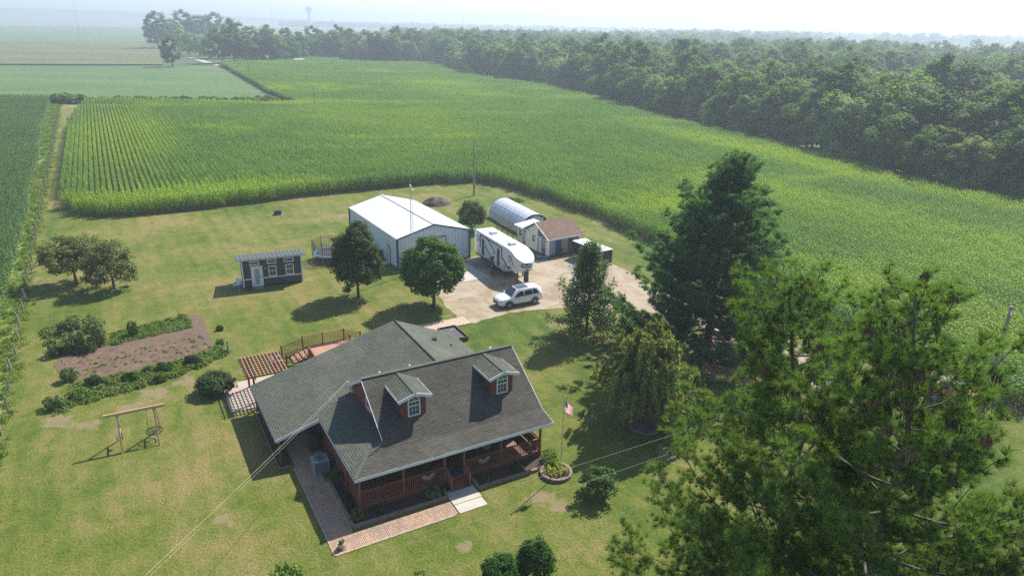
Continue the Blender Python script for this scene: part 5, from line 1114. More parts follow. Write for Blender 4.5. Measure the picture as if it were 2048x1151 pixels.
heap('dirt_pile', 'dark brown heap of soil and brush behind the metal barn', 'dirt pile', G(873, 408), 2.3, 1.9, 1.1, mat('dark_soil', (.13, .09, .07), .95, (.07, .05, .04), 2, coord='Position', bump=.06), 5)
t = heap('rubble_pile', 'small heap of pale stones and brush beyond the hoop house', 'rubble pile', G(1019, 400), 1.1, .9, .5, mat('rubble', (.34, .25, .2), .95, (.16, .12, .1), 3, coord='Position', bump=.06), 6)
rn = random.Random(8)
for k in range(10): a = rn.uniform(0, 6.28); r_ = rn.uniform(0, .7); s_ = rn.uniform(.1, .2); MB().prism([(-s_, -s_*.7), (s_*.8, -s_), (s_, s_*.6), (-s_*.5, s_)], 'z', 0, s_).build('stone', MATS['rubble'], t, loc=(r_*math.cos(a), r_*math.sin(a), .42-.3*r_), rot=(rn.uniform(-.4, .4), rn.uniform(-.4, .4), a))
shrub('wild_bush', 'green weeds round the rubble pile beyond the hoop house', 'plant', G(1030, 403), 1.4, .9, .6, L_weed, 402, .12, 40, 24, .25, stem=False)
# ------------------------------------------------------------ hoop house, sheds
HA = R(-63.4); t = thing('hoop_house', 'long white plastic covered hoop house beyond the camper', 'greenhouse', (-1.6, 101.6, 0), HA); pl = mat('milky_plastic', (.55, .57, .62), .35, (.42, .45, .52), .6, spec=.6)
n = 14; wh, hh, LL = 2.25, 2.6, 10.2
arc = [(wh*math.cos(math.pi*i/n), hh*math.sin(math.pi*i/n)**.85) for i in range(n+1)]
for k in range(8):
    x0, x1 = k*LL/8, (k+1)*LL/8-.01; mb = MB()
    for i in range(n): (a, b), (c, e) = arc[i], arc[i+1]; xm = (x0+x1)/2; mb.add([(x0, a, b), (x0, c, e), (xm, c*.995, e*.995), (xm, a*.995, b*.995), (x1, c, e), (x1, a, b)], [(0, 1, 2, 3), (3, 2, 4, 5)])
    mb.build('cover_bay', pl, t, True)
for k in range(9): MB().tube([(k*LL/8, a*1.003, b*1.003) for a, b in arc], .012, 5).build('hoop', pl, t)
for x in (.02, LL-.02):
    for i in range(9):
        y0, y1 = -wh+i*.5, -wh+i*.5+.48; ym = (y0+y1)/2; z = hh*max(0, 1-(min(abs(y0), abs(y1)) if y0*y1 > 0 else 0)**2/wh**2)**.45*.93; 
        if z > .2: MB().box(x-.02, y0, 0, x+.02, y1, z*max(.3, (1-(max(abs(y0), abs(y1))/wh)**2)**.45/max(.01, (1-(min(abs(y0), abs(y1)) if y0*y1 > 0 else 0)**2/wh**2)**.45) if max(abs(y0), abs(y1)) < wh else .5)).build('end_panel', mat('end_board', (.52, .53, .53), .6), t)
for k in range(8): MB().box(k*LL/8, -wh-.03, 0, (k+1)*LL/8-.02, -wh+.0, .95).build('side_board', MATS['end_board'], t)
SA = R(34); SO = G(1097.8, 514.3); t = thing('garden_shed', 'shed with brown shingle roof and walls of grey, blue and tan doors', 'shed', SO, SA)
m_brn = mat('brown_shingle', (.22, .145, .11), .9, (.17, .115, .09), 2, island=.15, coord='Position', spec=.2); cream = mat('shed_white', (.66, .66, .63), .6)
MB().prism([(.02, .1), (5.1, .1), (5.1, 2.3), (2.55, 3.72), (.02, 2.3)], 'x', .02, 4.58).build('wall', cream, t)
for i, (a, b, c_) in enumerate(((.02, .91, (.33, .38, .41)), (.91, 1.85, (.035, .12, .28)), (1.85, 2.8, (.52, .39, .27)), (2.8, 3.7, (.09, .13, .15)), (3.7, 4.58, (.42, .34, .25)))):
    mm = mat('door_panel_%d' % i, c_, .6, tuple(x*.85 for x in c_), 3); q = MB().box(a+.01, -.03, .12, b-.01, 0, 2.26).build('front_door_panel', mm, t)
    for k in range(1, 4): x = a+(b-a)*k/4; MB().box(x-.008, -.036, .12, x+.008, -.031, 2.26).build('panel_joint', m_black, q)
MB().box(-.03, .75, .12, 0.01, 2.42, 2.3).build('brown_wall_panel', mat('taupe_board', (.14, .12, .12), .7), t); MB().prism([(.75, 2.31), (2.42, 2.31), (2.42, 3.5), (2.3, 3.5)], 'x', -.03, .01).build('brown_wall_panel', MATS['taupe_board'], t)
d = MB().box(-.05, 1.55, .12, -.031, 2.2, 2.15).build('pale_door', mat('pale_blue_door', (.48, .53, .56), .5), t)
window(t, (-.031, .98, 1.0), (0, -1, 0), (0, 0, 1), .52, 1.0, 2, 2, 0, .06, .04); window(t, (0, 3.3, 1.1), (0, -1, 0), (0, 0, 1), .6, .95, 1, 2, 0, .06, .04)
ls = math.hypot(2.95, 1.55)
shingle_plane(t, [(-.45, 0), (5.05, 0), (5.05, ls), (-.45, ls)], (0, -.4, 2.33), (1, 0, 0), (0, 2.95, 1.55), m_brn, 31, .2, .4)
shingle_plane(t, [(-.45, 0), (5.05, 0), (5.05, ls), (-.45, ls)], (0, 5.5, 2.33), (1, 0, 0), (0, -2.95, 1.55), m_brn, 32, .2, .4)
MB().box(-.45, -.44, 2.18, 5.05, -.40, 2.34).build('fascia', twh, t)
for s_, y0 in ((1, -.42), (-1, 5.52)): MB().beam((-.47, y0, 2.25), (-.47, 2.55, 3.82), .04, .14).build('barge_board', twh, t)
gt = thing('low_gate', 'small dark metal gate leaning against the blue door of the shed', 'gate', SO+Vector((.85, .3, 0)), SA)
for k in range(8): MB().box(k*.15, -.1, .05, k*.15+.02, -.08, .95).build('bar', m_black, gt)
MB().box(-.02, -.1, .93, 1.1, -.07, .97).build('top_bar', m_black, gt)
bk = thing('timber_edging', 'grey timber edging along the foot of the shed front', 'edging', SO, SA); MB().box(-.4, -1.0, 0, 4.2, -.8, .18).build('timber', mat('grey_timber', (.22, .2, .18), .9), bk)
bt = thing('blue_tarp', 'crumpled bright blue tarp on the ground at the shed corner', 'tarp', SO+Vector((-.75, .1, 0))); r_ = np.random.default_rng(4); V = []; F = []
for i in range(9):
    for j in range(7): V.append((-.7+i*.17, -.4+j*.14, .03+.16*r_.random()*(1-abs(i-4)/5)*(1-abs(j-3)/4)))
for i in range(8):
    for j in range(6): F.append((i*7+j, (i+1)*7+j, (i+1)*7+j+1, i*7+j+1))
link('cloth', npmesh('cloth', V, F, mat('tarp_blue', (.06, .25, .55), .5)), bt)
LO = Vector((.55, 88.1, 0)); LA = R(-58); t = thing('lean_to_shed', 'small white lean to with a flat white roof between the shed and the hoop house', 'shed', LO, LA)
MB().box(0, 0, .05, 2.9, 2.3, 2.2).build('wall', mat('lean_to_grey', (.50, .51, .5), .6), t); MB().prism([(-.35, 2.25), (2.7, 2.6), (2.7, 2.7), (-.35, 2.35)], 'x', -.3, 3.2).build('roof', roofw, t)
window(t, (.75, 0, 1.0), (1, 0, 0), (0, 0, 1), .8, 1.0, 2, 2, 0, .06, .04); MB().box(1.5, -.03, .1, 1.62, 0, 2.2).build('timber_post', m_woodd, t)
brs = MB(); brs.beam((1.8, -.04, .3), (2.9, -.04, 2.1), .05, .09); brs.beam((1.8, -.04, 2.1), (2.9, -.04, .3), .05, .09); brs.beam((1.75, -.05, .25), (2.95, -.05, .25), .05, .09); brs.beam((1.75, -.05, 2.15), (2.95, -.05, 2.15), .05, .09); brs.beam((2.35, -.045, .3), (2.35, -.045, 2.1), .05, .09); brs.build('cross_brace', m_black, t)
cf = thing('wire_pen', 'dark framed wire pen panels between the camper and the hoop house', 'pen', (-2.2, 91.8, 0), R(-61))
for k in range(4): MB().box(k*1.5-.04, -.04, 0, k*1.5+.04, .04, 1.6).build('post', m_woodd, cf)
for z in (.3, .95, 1.55): MB().box(0, -.03, z, 4.5, .03, z+.09).build('rail', m_woodd, cf)
t = thing('cargo_trailer', 'black enclosed trailer with a pale top, half hidden by the pin oak', 'trailer', (9.5, 80.7, 0), R(-56)); blk = mat('trailer_black', (.03, .03, .035), .4)
MB().box(-2.55, -.95, .45, 2.55, .95, 2.0).build('body', blk, t); MB().box(-2.6, -1.0, 2.0, 2.6, 1.0, 2.06).build('top', mat('trailer_top', (.6, .61, .62), .5), t); MB().beam((2.5, 0, .5), (3.6, 0, .5), .1, .1).build('tongue', blk, t)
for x in (-.45, .45):
    for y in (-1.0, 1.0): w_ = MB().tube([(x, y-.1, .34), (x, y+.1, .34)], .34, 16).build('wheel', m_black, t); MB().tube([(x, y-.11, .34), (x, y+.11, .34)], .17, 10).build('rim', galv, w_)
for k in range(8): MB().box(-2.4+k*.62, -.965, .5, -2.38+k*.62, -.951, 1.95).build('seam', m_black, t)
# ------------------------------------------------------------ fifth wheel camper
t = thing('camper_trailer', 'long white fifth wheel camper with dark swoosh graphics parked beside the barn', 'camper', (-4.6, 81.3, 0), R(-63)); rvw = mat('camper_white', (.70, .70, .70), .35, (.66, .66, .67), 1); rvd = mat('camper_graphic', (.06, .07, .09), .5); rvg = mat('camper_taupe', (.36, .33, .32), .5)
def rvtop(x): return 3.5+.012*x-(0 if x < 8.7 else .15*(x-8.7)**1.9)
rings = []
for x in (0, .02, 1, 3, 5, 7, 8.3, 8.32, 8.9, 9.5, 10.1, 10.6, 11.0, 11.3, 11.45):
    w2 = 1.22 if x < 10.2 else 1.22*math.sqrt(max(.05, 1-((x-10.2)/1.32)**2)); zb = .8 if x <= 8.3 else 1.45+(0 if x < 10.5 else .25*(x-10.5)); zt = rvtop(x); c = 1.22
    rings.append([(x, c-w2, zb), (x, c-w2, zt-.12), (x, c-w2+.1, zt), (x, c+w2-.1, zt), (x, c+w2, zt-.12), (x, c+w2, zb)])
b_ = loft(rings).build('body', rvw, t)
MB().box(.0, .1, .5, 8.0, 2.34, .8).build('chassis', m_black, t)
for x in (3.9, 4.85):
    for y in (.12, 2.32): w_ = MB().tube([(x, y-.12, .38), (x, y+.12, .38)], .38, 18).build('wheel', m_black, t); MB().tube([(x, y-.13, .38), (x, y+.13, .38)], .19, 10).build('rim', galv, w_)
MB().box(3.3, -.03, .55, 5.5, .0, .95).build('fender', rvd, t)
def side(name, pts, m_, y=-.012, parent=t):
    return MB().prism([(a, b) for a, b in pts], 'y', y, .0).build(name, m_, parent)
def rect(x0, z0, x1, z1): return [(x0, z0), (x1, z0), (x1, z1), (x0, z1)]
for x0, x1, z0, z1 in ((2.15, 2.75, 1.0, 2.95), (6.25, 6.9, .95, 2.95)): d = side('door', rect(x0, z0, x1, z1), rvd, -.03); side('door_window', rect(x0+.12, z1-.75, x1-.12, z1-.15), m_glass, -.035, d); side('handle', rect(x0+.04, z0+.85, x0+.1, z0+1.0), galv, -.05, d)
for x0, x1, z0, z1 in ((.55, 1.25, 2.35, 2.95), (5.2, 5.75, 2.05, 2.45), (9.1, 9.75, 2.3, 2.95)): q = side('window', rect(x0, z0, x1, z1), rvd, -.02); side('window_pane', rect(x0+.06, z0+.06, x1-.06, z1-.06), mat('camper_blind', (.55, .56, .56), .3), -.026, q)
for a in (rect(1.65, 1.75, 1.72, 3.3), rect(1.65, 3.25, 7.5, 3.32), rect(7.43, 2.0, 7.5, 3.3)): side('awning_arm', a, rvd, -.07)
for p in ([(2.9, 2.2), (5.2, 1.05), (5.3, 1.12), (3.0, 2.4)], [(4.2, 1.15), (5.6, 1.9), (5.3, 1.2), (5.9, 1.0), (4.6, 1.0)], [(7.6, 2.1), (9.0, 1.3), (9.3, 1.35), (7.7, 2.3)], [(8.7, 1.55), (9.9, 1.5), (9.5, 1.62), (9.9, 1.75), (9.2, 1.72)], [(9.4, 2.95), (10.0, 2.6), (10.35, 2.0), (10.3, 2.3), (9.95, 2.8), (9.5, 3.1)], [(3.0, 3.45), (5.4, 2.4), (5.3, 2.6), (3.4, 3.45)]):
    side('swoosh', p, rvd, -.014)
side('lower_panel', [(8.0, .82), (8.3, .82), (8.3, 1.4), (10.0, 1.46), (9.6, 1.55), (8.0, 1.5)], rvg)
for x0, x1, z0, z1 in ((7.1, 7.6, 1.0, 1.5), (7.7, 8.0, .95, 1.55)): q = side('hatch', rect(x0, z0, x1, z1), rvd, -.01); side('hatch_panel', rect(x0+.03, z0+.03, x1-.03, z1-.03), rvw, -.016, q)
for x, z in ((4.3, 2.7), (4.8, 2.65), (4.5, 2.3)): side('vent', rect(x, z, x+.13, z+.1), rvd)
for x, y, wx, wy, h in ((2.6, 1.2, .9, .7, .28), (7.6, 1.2, .9, .7, .28), (1.2, 1.2, .4, .4, .1), (3.5, .7, .25, .25, .12), (6.3, 1.4, .4, .4, .1), (1.6, .6, .4, .4, .08)):
    z = 3.5+.012*x; mb = MB(); mb.prism([(x-wx/2, z-.02), (x+wx/2, z-.02), (x+wx/2-.1, z+h), (x-wx/2+.1, z+h)], 'y', y-wy/2, y+wy/2); mb.build('roof_unit', rvw, t)
for k, (x, z) in enumerate(((6.1, .75), (6.1, .5), (6.1, .25))): MB().box(x, -.35-.28*k, z-.03, 7.0, -.1-.28*k, z).build('step', m_black, t)
for x, y in ((8.4, .25), (8.4, 2.2), (10.2, .6), (10.2, 1.9)): MB().box(x-.06, y-.06, 0, x+.06, y+.06, 1.4 if x > 9 else .85).build('landing_leg', rvd, t)
MB().box(10.9, 1.0, .35, 11.2, 1.45, 1.5).build('hitch_box', blk, t)
MB().beam((8.4, .25, .05), (9.6, .25, 1.4), .06, .06).build('leg_brace', rvd, t)
# front emblem on the curved cap
def cap(a, z, off=.012):  # a = angle round the nose
    return (10.2+(1.32+off)*math.sin(a), 1.22-(1.22+off)*math.cos(a)*1.0, z)
mb = MB(); N_ = 12
def zc_(k, s): return 2.32+s*.26*math.sqrt(max(0, 1-((k/N_-.5)*2)**2))
for k in range(N_+1):
    a = R(50)+R(62)*k/N_; mb.v += [cap(a, zc_(k, -1), .03), cap(a, zc_(k, 1), .03)]
mb.f = [(2*k, 2*k+2, 2*k+3, 2*k+1) for k in range(N_)]; em = mb.build('emblem', rvd, t)
for s_, a0, a1, z in ((1, 58, 76, 2.36), (-1, 84, 104, 2.36), (0, 70, 92, 2.24)):
    mb = MB(); mb.add([cap(R(a0), z, .045), cap(R((a0+a1)/2), z-.08, .045), cap(R(a1), z+.02, .045), cap(R((a0+a1)/2), z+.1, .045)], [(0, 1, 2, 3)]); mb.build('emblem_mark', rvw, em)
mb = MB(); mb.add([cap(R(62), 1.82, .03), cap(R(80), 1.76, .03), cap(R(100), 1.82, .03), cap(R(82), 1.92, .03)], [(0, 1, 2, 3)]); mb.build('nameplate', navy, t)
# ------------------------------------------------------------ cars
def wheel(t, x, y, r, m_rim, wd=.24):
    s_ = 1 if y > 0 else -1; w_ = MB().tube([(x, y-wd/2, r), (x, y-wd/2+.03, r), (x, y+wd/2-.03, r), (x, y+wd/2, r)], [r-.05, r, r, r-.05], 22).build('wheel', mat('tyre', (.025, .025, .025), .8), t)
    MB().tube([(x, y+s_*(wd/2-.02), r), (x, y+s_*(wd/2+.005), r)], r*.66, 18).build('rim', mat('rim_dark', (.08, .08, .09), .4), w_)
    mb = MB()
    for k in range(5): a = k*2*math.pi/5+.3; mb.beam((x, y+s_*(wd/2+.015), r), (x+r*.62*math.cos(a), y+s_*(wd/2+.015), r+r*.62*math.sin(a)), .05 if True else 0, .02, (0, 1, 0))
    mb.beam((x-.05, y+s_*(wd/2+.02), r), (x+.05, y+s_*(wd/2+.02), r), .1, .02, (0, 1, 0)); mb.build('spokes', m_rim, w_)
A_, B_ = G(1069, 607), G(1017, 616.5); ca = math.atan2(B_.y-A_.y, B_.x-A_.x); ctr = (A_+B_)/2; nrm_ = Vector((-math.sin(ca), math.cos(ca), 0)); ctr = ctr-nrm_*.82
car = thing('parked_suv', 'white family car with a dark glass roof parked on the gravel drive', 'car', (ctr.x, ctr.y, 0), ca)
cw = mat('car_white', (.74, .75, .76), .25, (.73, .74, .75), 1, spec=.7); cb = mat('car_cladding', (.03, .03, .032), .6); gl = mat('car_glass', (.02, .028, .035), .05, (.03, .04, .05), 1, spec=1.0)
ST_ = [(-2.49, .70, .62, .80, .98, .60), (-2.44, .84, .42, .98, 1.20, .66), (-2.30, .90, .34, 1.08, 1.60, .62), (-1.95, .94, .32, 1.08, 1.76, .62), (-1.0, .965, .32, 1.06, 1.80, .64), (0, .965, .32, 1.03, 1.80, .64), (.45, .965, .32, 1.02, 1.77, .63), (.85, .965, .32, 1.01, 1.46, .68), (1.22, .96, .32, 1.0, 1.13, .76), (1.6, .95, .32, .97, 1.08, .74), (2.1, .92, .34, .90, 1.0, .68), (2.38, .86, .38, .78, .88, .60), (2.5, .72, .48, .66, .74, .50)]
rings = []
for x, w2, zb, bl, zt, wt in ST_:
    rings.append([(x, s_*a, b) for s_, seq in ((-1, ((w2*.9, zb), (w2, zb+.14), (w2, (zb+bl)/2+.03), (w2*.975, bl), (wt+.03, zt-.10 if zt-bl > .15 else zt-.03), (wt*.85, zt))), (1, ((wt*.85, zt), (wt+.03, zt-.10 if zt-bl > .15 else zt-.03), (w2*.975, bl), (w2, (zb+bl)/2+.03), (w2, zb+.14), (w2*.9, zb)))) for a, b in seq])
loft(rings).build('body', cw, car, True)
def prof_(x):
    X = [s[0] for s in ST_]; return [np.interp(x, X, [s[k] for s in ST_]) for k in range(1, 6)]
for y_ in (-1, 1):
    for x0, x1, tl, tr in ((-2.0, -1.25, .25, 0), (-1.2, -.3, 0, 0), (-.22, .95, 0, .72)):
        pts = []
        for x, lo_ in ((x0, True), (x1, True), (x1-tr, False), (x0+tl, False)):
            w2, zb, bl, zt, wt = prof_(x); k = .12 if lo_ else .82; zz = bl+(zt-.1-bl)*k; ww = w2*.975+((wt+.03)-w2*.975)*k+.012; pts.append((x, y_*ww, zz))
        MB().add(pts, [(0, 1, 2, 3)]).build('side_window', gl, car)
    for x in (-1.45, 1.45):
        mb = MB(); N_ = 12
        for k in range(N_): a0, a1 = math.pi*k/N_, math.pi*(k+1)/N_; mb.add([(x+r_*math.cos(a), y_*.975, .37+r_*math.sin(a)) for a, r_ in ((a0, .38), (a0, .48), (a1, .48), (a1, .38))], [(0, 1, 2, 3)])
        mb.build('wheel_arch', cb, car); wheel(car, x, y_*.86, .37, galv)
    MB().box(-1.0, y_*.955-.02, .30, 1.0, y_*.955+.02, .42).build('sill_cladding', cb, car); MB().tube([(-1.9, y_*.60, 1.83), (-1.0, y_*.62, 1.86), (.3, y_*.60, 1.83)], .025, 6).build('roof_rail', cb, car)
    m_ = MB().tube([(.98, y_*.96, 1.08), (1.02, y_*1.12, 1.13)], [.07, .09], 8).build('mirror', cw, car)
    MB().add([(2.30, y_*.885, .72), (2.47, y_*.74, .70), (2.44, y_*.72, .82), (2.2, y_*.905, .86)], [(0, 1, 2, 3)]).build('headlight', mat('lamp_glass', (.35, .38, .42), .1), car)
    MB().add([(-2.47, y_*.72, .95), (-2.2, y_*.93, .95), (-2.22, y_*.90, 1.12), (-2.44, y_*.70, 1.12)], [(0, 1, 2, 3)]).build('tail_light', mat('tail_red', (.5, .03, .03), .3), car)
    for x in (-.75, .3): MB().box(x, y_*.975-.015, .90, x+.18, y_*.975+.015, .93).build('door_handle', cw, car)
MB().add([(.50, -.60, 1.765), (1.18, -.73, 1.15), (1.18, .73, 1.15), (.50, .60, 1.765)], [(0, 1, 2, 3)]).build('windshield', gl, car)
for v in car.children[-1].data.vertices: v.co.z += .05; v.co.x += .03
MB().add([(-2.46, -.60, 1.22), (-2.33, -.55, 1.55), (-2.33, .55, 1.55), (-2.46, .60, 1.22)], [(0, 1, 2, 3)]).build('rear_window', gl, car)
for v in car.children[-1].data.vertices: v.co.x -= .03
MB().box(-.95, -.46, 1.80, .32, .46, 1.812).build('sunroof', gl, car); MB().box(2.46, -.48, .52, 2.52, .48, .70).build('grille', cb, car); MB().box(2.42, -.7, .32, 2.47, .7, .44).build('bumper_cladding', cb, car); MB().box(-2.5, -.75, .40, -2.42, .75, .56).build('bumper_cladding', cb, car); MB().box(2.515, -.2, .42, 2.525, .2, .52).build('number_plate', m_white, car)
# red off roader
jp = thing('red_offroader', 'red open topped off road car half hidden behind the foreground pines', 'car', (34.2, 48.0, 0), R(-38)); jr = mat('jeep_red', (.45, .03, .04), .35, spec=.6)
MB().prism([(-1.9, .45), (2.0, .45), (2.0, .98), (.75, 1.08), (-1.9, 1.12)], 'y', -.78, .78).build('body', jr, jp); MB().prism([(.78, 1.09), (2.0, .99), (2.0, 1.03), (.78, 1.16)], 'y', -.62, .62).build('hood', jr, jp)
for y in (-.93, .93):
    for x in (-1.25, 1.35): MB().prism([(x-.55, .7), (x+.55, .7), (x+.4, .95), (x-.4, .95)], 'y', y-.15, y+.15).build('fender', jr, jp); wheel(jp, x, y*.98, .42, galv, .28)
MB().add([(.75, -.7, 1.1), (.45, -.66, 1.72), (.45, .66, 1.72), (.75, .7, 1.1)], [(0, 1, 2, 3)]).build('windshield', gl, jp)
for y in (-.68, .68): MB().beam((.47, y, 1.74), (-1.85, y, 1.74), .07, .08).build('roof_rail', jr, jp); MB().beam((-1.85, y, 1.1), (-1.85, y, 1.74), .07, .08).build('pillar', jr, jp); MB().beam((-.5, y, 1.1), (-.5, y, 1.74), .07, .08).build('pillar', jr, jp); MB().beam((.78, y, 1.1), (.45, y, 1.74), .06, .06).build('pillar', jr, jp)
MB().beam((-1.85, -.7, 1.74), (-1.85, .7, 1.74), .07, .08).build('roof_bar', jr, jp); MB().box(-1.7, -.62, 1.68, .4, .62, 1.72).build('mesh_top', m_black, jp); MB().box(-1.2, -.6, .9, -.6, .6, 1.4).build('seat', m_black, jp); MB().box(2.0, -.6, .5, 2.05, .6, .98).build('grille', m_black, jp)
# ------------------------------------------------------------ utility poles and wires
pw = mat('pole_wood', (.30, .26, .22), .9, (.2, .17, .14), 4)
def upole(px, py, pt, label, r=.13, arm=None, extra=0):
    h = rise(px, py, pt)+extra; t = thing('utility_pole', label, 'utility pole', G(px, py), 0, 'wooden utility poles'); MB().tube([(0, 0, 0), (0, 0, h/2), (0, 0, h)], [r*1.2, r, r*.75], 8).build('pole', pw, t)
    if arm is not None:
        a = R(arm); MB().beam((-1.0*math.cos(a), -1.0*math.sin(a), h-.5), (1.0*math.cos(a), 1.0*math.sin(a), h-.5), .1, .12).build('crossarm', pw, t)
        for s_ in (-.9, -.35, .9): MB().cyl((s_*math.cos(a), s_*math.sin(a)), .04, h-.44, h-.28, 6).build('insulator', m_white, t)
    return t, h
tp, hp = upole(948, 391, 281, 'tall wooden utility pole at the corn edge behind the metal barn'); MB().tube([(.16, -.2, hp*.78), (.16, -.2, hp*.86)], .14, 8).build('transformer', galv, tp); MB().box(.1, -.1, 1.4, .3, .05, 1.9).build('meter_box', galv, tp)
upole(630, 219, 173, 'utility pole standing in the middle of the corn field', .12); upole(500, 166, 112, 'utility pole at the far edge of the corn field near the bean field', .15)
rp, hr = upole(1972, 791, 612, 'leaning pale utility pole with crossarm beside the red car', .15, 60)
mw = mat('bare_wire', (.42, .38, .32), .5, metal=.3)
PT = Vector((37.32, 49.03, hr-.3))
def wire(label, a, b, sag, r=.011, m=None, seg=30):
    t = thing('overhead_wire', label, 'wire', (0, 0, 0)); a, b = Vector(a), Vector(b); MB().tube([a.lerp(b, k/seg)-Vector((0, 0, sag*4*(k/seg)*(1-k/seg))) for k in range(seg+1)], r, 4).build('wire', m or mw, t); return t
for lb, p, q, off in (('uppermost of the three bare wires crossing the front lawn, nearest the flagpole', (1380, 858), (470, 1148), (-.5, .9)), ('middle one of the three bare wires crossing the front lawn', (1400, 885), (630, 1151), (.1, -.2)), ('lowest of the three bare wires crossing the front lawn over the boxwood shrubs', (1250, 1023), (900, 1140), (.5, -.9))):
    z = 7.2; a, b = G(p[0], p[1], z), G(q[0], q[1], z); d = (b-a).normalized(); e = b+d*30; e.z = 7.6; s0 = Vector((PT.x+off[0], PT.y+off[1], PT.z)) if off[1] > -.5 else a-d*36
    t = thing('overhead_wire', lb, 'wire', (0, 0, 0), 0); s0.z = 7.35; MB().tube([s0, a.lerp(s0, .5), a, a.lerp(b, .5), b, e], .008, 4).build('wire', mw, t)
hs = H(1.95, 8.05, 4.2); far_ = G(270, 1151, 6.8); d_ = (far_-hs); end = hs+d_*1.9
wire('pale twisted service cable running from the house gable over the left lawn', hs, end, .35, .008, mat('pale_cable', (.36, .34, .3), .6)); wire('thin grey cable hanging below the twisted service cable', hs-Vector((0, 0, .1)), end-Vector((.4, 0, .3)), .55, .004, mw)
# faint masts and a water tower on the horizon
wb = G(620, 60); wb = wb*(3300/wb.length); t = thing('water_tower', 'faint hazy water tower on the horizon', 'water tower', (wb.x, wb.y, 0))
wt = mat('tower_blue', (.10, .14, .2), .6); MB().tube([(0, 0, 0), (0, 0, 58)], [7.5, 6], 12).build('stem', wt, t); MB().tube([(0, 0, 54), (0, 0, 62), (0, 0, 74), (0, 0, 82)], [6, 13, 14, 6], 16).build('tank', wt, t)
for px, py, pt in ((154, 37, 8), (362, 42, 18), (545, 47, 24), (925, 57, 34)):
    b = G(px, py+8); b = b*(1100/b.length); t = thing('radio_mast', 'thin hazy mast on the horizon above '+{154: 'the far left fields', 362: 'the trees by the gravel road', 545: 'the dark grove', 925: 'the distant woods'}[px], 'mast', (b.x, b.y, 0)); MB().tube([(0, 0, 0), (0, 0, 26+(py-pt)*1100/1408*.8)], [.25, .15], 5).build('mast', galv, t)
# far farm buildings
def far_barn(name, label, px, py, L, Wd, h, az, mw_, mr):
    t = thing(name, label, 'building', G(px, py), R(az)); MB().prism([(-Wd/2, 0), (Wd/2, 0), (Wd/2, h), (0, h*1.25), (-Wd/2, h)], 'x', -L/2, L/2).build('wall', mw_, t)
    for s_ in (-1, 1): MB().add([(-L/2-.5, s_*(Wd/2+.5), h-.05), (L/2+.5, s_*(Wd/2+.5), h-.05), (L/2+.5, 0, h*1.27), (-L/2-.5, 0, h*1.27)], [(0, 1, 2, 3)]).build('roof', mr, t)
    for k in range(3): MB().box(-L*.3+k*L*.25, -Wd/2-.05, 0, -L*.3+k*L*.25+1.6, -Wd/2-.01, h*.7).build('door', rvg, t)
    return t
far_barn('far_barn', 'blue grey barn with a pale roof in the paddock among the woods', 1872, 203, 13, 8, 4.0, 10, mat('far_barn_blue', (.16, .24, .27), .7), roofw)
far_barn('far_shed', 'white low roof just visible at the end of the grove', 597, 127, 5.5, 5, 2.4, 40, mat('far_white', (.45, .45, .46), .7), MATS['far_white'])
far_barn('far_shed', 'tiny pale roofed building in the distant meadow at the right', 1985, 97, 30, 14, 5, 5, MATS['far_white'], roofw)
pf = thing('white_fence', 'white rail fence round the paddock beside the blue grey barn', 'fence', (0, 0, 0)); fp_ = [G(1885, 206), G(1942, 208), G(1945, 190), G(1880, 189)]
for a, b in zip(fp_, fp_[1:]):
    for z in (.5, .95, 1.4): MB().beam((a.x, a.y, z), (b.x, b.y, z), .05, .16).build('rail', m_white, pf)
    n = int((b-a).length/3)
    for k in range(n+1): c = a.lerp(b, k/n); MB().box(c.x-.07, c.y-.07, 0, c.x+.07, c.y+.07, 1.55).build('post', m_white, pf)
hill = MB(); a, b = G(-900, 20), G(330, 60)
MB().prism([(-5200, 0), (-900, 0), (-1300, 30), (-2200, 52), (-3400, 64), (-5200, 60)], 'y', 4200, 4700).build('hill', far_mat)['kind'] = 'structure'
# ------------------------------------------------------------ wire fence along the left
f0 = Vector((-31.9, 37.0, 0)); fdir = (Vector((-143, 226, 0))-f0).normalized()
fe = thing('wire_fence', 'old wire fence on grey wooden posts along the left field', 'fence', (0, 0, 0)); fpm = mat('grey_post', (.26, .235, .20), .9, (.18, .16, .14), 5)
pm_ = [MB().tube([(0, 0, 0), (j, -j, 1.3)], [.08, .07], 6).mesh('post', fpm) for j in (.03, -.05, .08)]
rn = random.Random(2); nP = int(220/3.4); tops = []
for k in range(nP):
    p = f0+fdir*(k*3.4-6); p.x += .12*math.sin(k*1.9); link('post', pm_[k % 3], fe, loc=p, rot=(rn.uniform(-.06, .06), rn.uniform(-.06, .06), rn.uniform(0, 6)), scale=(1, 1, rn.uniform(.9, 1.12))); tops.append(p)
wrust = mat('rusty_wire', (.16, .13, .11), .8)
for z in (.4, .8, 1.15):
    mb = MB()
    for a, b in zip(tops, tops[1:]): mb.beam(a+Vector((0, 0, z)), b+Vector((0, 0, z)), .006, .006)
    mb.build('wire', wrust, fe)
